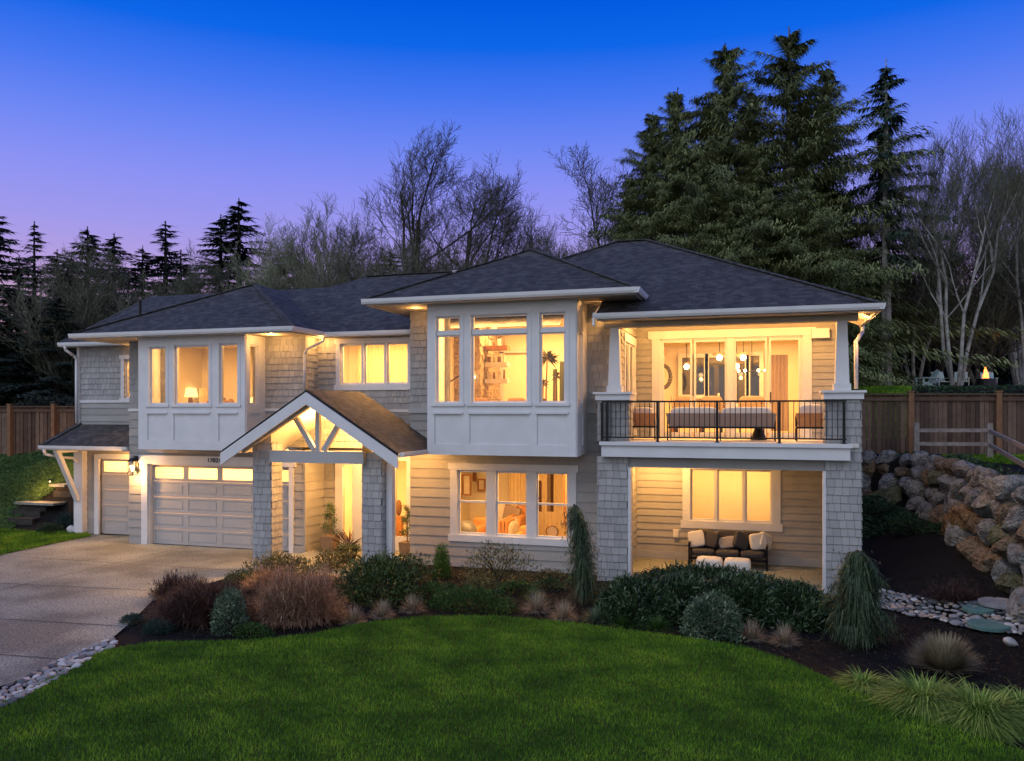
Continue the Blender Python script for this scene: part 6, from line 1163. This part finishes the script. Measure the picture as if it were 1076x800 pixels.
B_=[('b2',100,243,46,10,'dense bare clump above the shed roof',1.2),('b2',205,252,44,10,'bare tree left of the tall pointed fir',1.0),('b5',60,272,43,10,'sparse bare bush behind the left fence',1.2),
 ('b3',285,222,44,10,'bare upright tree right of the tall pointed fir',1.0),('b3',345,200,45,10,'pale fan shaped bare tree above the middle roof',1.1),('b2',378,196,46,10,'pale bare tree with many upright limbs above the middle roof',1.0),('b5',400,255,43,10,'short bare brush at the end of the middle ridge',1.3),
 ('b1',470,136,42,10,'tallest dark bare tree above the centre roof',1.0),('b1',500,168,43,10,'dark bare tree just right of the tallest one',1.0),('b4',535,188,44,10,'dark spreading bare tree above the centre roof apex',1.0),('b2',445,225,43,10,'bare tree left of the tallest dark tree',.9),('b5',440,250,41,10,'bare brush behind the middle ridge',1.2),
 ('b4',615,158,46,10,'round crowned dark bare tree left of the big cedars',1.05),('b2',580,225,45,10,'bare tree between the centre roof and the round crowned tree',.9),('b5',640,232,43,10,'bare brush at the foot of the big cedars',1.1),('b5',560,245,42,10,'thin bare brush behind the right roof ridge',1.2)]
for k,x,yt,Z,H0,l_,wd in B_: plant(k,x,yt,Z,H0,l_,'bare tree',GL,wide=wd)
K_=[('k2',686,118,44,18,'leftmost tall cedar of the big evergreen group',1.3),('k1',712,92,43,18,'cedar with drooping fronds second in the evergreen group',1.2),('k1',762,45,42,18,'tallest cedar on the left half of the evergreen group',1.25),('k3',829,28,42,18,'tallest open crowned cedar of the evergreen group',1.5),('k2',868,70,44,18,'cedar at the right shoulder of the evergreen group',1.3),('k1',800,150,39,18,'broad lower cedar in front of the evergreen group',1.35),('k1',735,165,39,18,'broad lower cedar above the right roof ridge',1.3),('k1',850,185,37,18,'low spreading cedar above the right roof hip',1.5),('k2',662,185,43,18,'narrow short cedar at the left edge of the evergreens',1.3),('k1',885,205,44,18,'short cedar right above the deck roof corner',1.2),
 ('k2',790,95,43,18,'pointed cedar between the two tallest of the group',1.3),('k3',745,105,44,18,'open crowned cedar behind the second tallest',1.1),('k1',700,150,41,18,'cedar low on the left side of the evergreen group',1.3),('k2',845,110,43,18,'cedar right behind the tallest open crown',1.4),('k1',770,200,38,18,'low wide cedar filling the middle of the evergreen group',1.5),
 ('d1',931,62,41,17,'tall lone fir with a bare pale trunk right of the cedars',1.15)]
for k,x,yt,Z,H0,l_,wd in K_: plant(k,x,yt,Z,H0,l_,'cedar tree' if k[0]=='k' else 'fir tree',GL,wide=wd)
R_=[('b6',1028,128,42,16,'alder with fine olive crown behind the pale clump',1.1),('b6',1066,122,43,16,'tall alder beyond the fire pit on the right',1.2),('b6',995,175,46,16,'thin alder just right of the lone fir',1.0),('b5',1060,235,44,10,'bare brush at the foot of the right alders',1.4),('b6',1046,118,40,16,'tall pale trunked alder clump at the right edge',1.1),('b6',1010,150,44,16,'slender alder left of the pale clump',1.0),('b6',1085,108,38,16,'pale alder partly outside the right edge',1.1),('b3',985,215,46,10,'bare tree in the gap beside the lone fir',.8)]
for k,x,yt,Z,H0,l_,wd in R_: plant(k,x,yt,Z,H0,l_,'bare tree',GL,wide=wd)
for i,(x,yt,Z,l_) in enumerate(((985,268,52,'dark conifer behind the adirondack chairs'),(1040,255,54,'dark conifer behind the alder clump'),(1075,245,52,'dark conifer at the far right edge'),(950,290,50,'dark low conifer behind the lone fir trunk'),(915,280,48,'dark conifer beyond the deck roof corner'),(1015,300,50,'low dark conifer between the right alders'))): plant('c3',x,yt,Z,16,l_,'fir tree',GL,wide=1.9)
# dense undergrowth and far woods that read as one mass
M['brush']=lm('undergrowth_leaf',(.006,.010,.007),(.018,.026,.017),(.035,.045,.028),.9)
def mass(name,poly,n,h,L_,W_,label,zr=(0,1)):
    xs=[p[0] for p in poly]; ys=[p[1] for p in poly]; P=RNG.uniform((min(xs),min(ys)),(max(xs),max(ys)),(n,2)); P=P[inpoly(P,poly)]; n=len(P); hh=h*(.65+.35*np.sin(P[:,0]*.55+np.sin(P[:,1]*.4)*2)*np.sin(P[:,1]*.35+P[:,0]*.23)); C=np.stack([P[:,0],P[:,1],hgt(P[:,0],P[:,1])+RNG.uniform(0,1,n)**.8*hh],-1); V=leaves(C,unit(n),L_*RNG.uniform(.5,1.3,n),W_*RNG.uniform(.5,1.3,n)); v=np.clip(RNG.normal(.45,.22,n),0,1); tag(npmesh(name,V,3,M['brush'],attr=np.concatenate([v,v])),label,'undergrowth',kind='stuff')
def pz(*q): return [atz(x,433,Z)[:2] for x,Z in q]
mass('right_undergrowth',pz((880,51),(1150,51),(1150,66),(840,66)),60000,8.5,.5,.12,'dark undergrowth under the trees on the right')
mass('left_undergrowth',pz((-120,35),(80,35),(110,46),(-160,46)),45000,3.4,.4,.12,'dark undergrowth behind the left fence')
mass('far_woods',pz((-160,58),(1200,58),(1300,75),(-260,75)),130000,8,.8,.2,'far dark woods behind the treeline')
mass('left_far_woods',pz((-160,46),(300,48),(300,58),(-200,58)),60000,5.5,.5,.15,'dark brush below the left treeline')
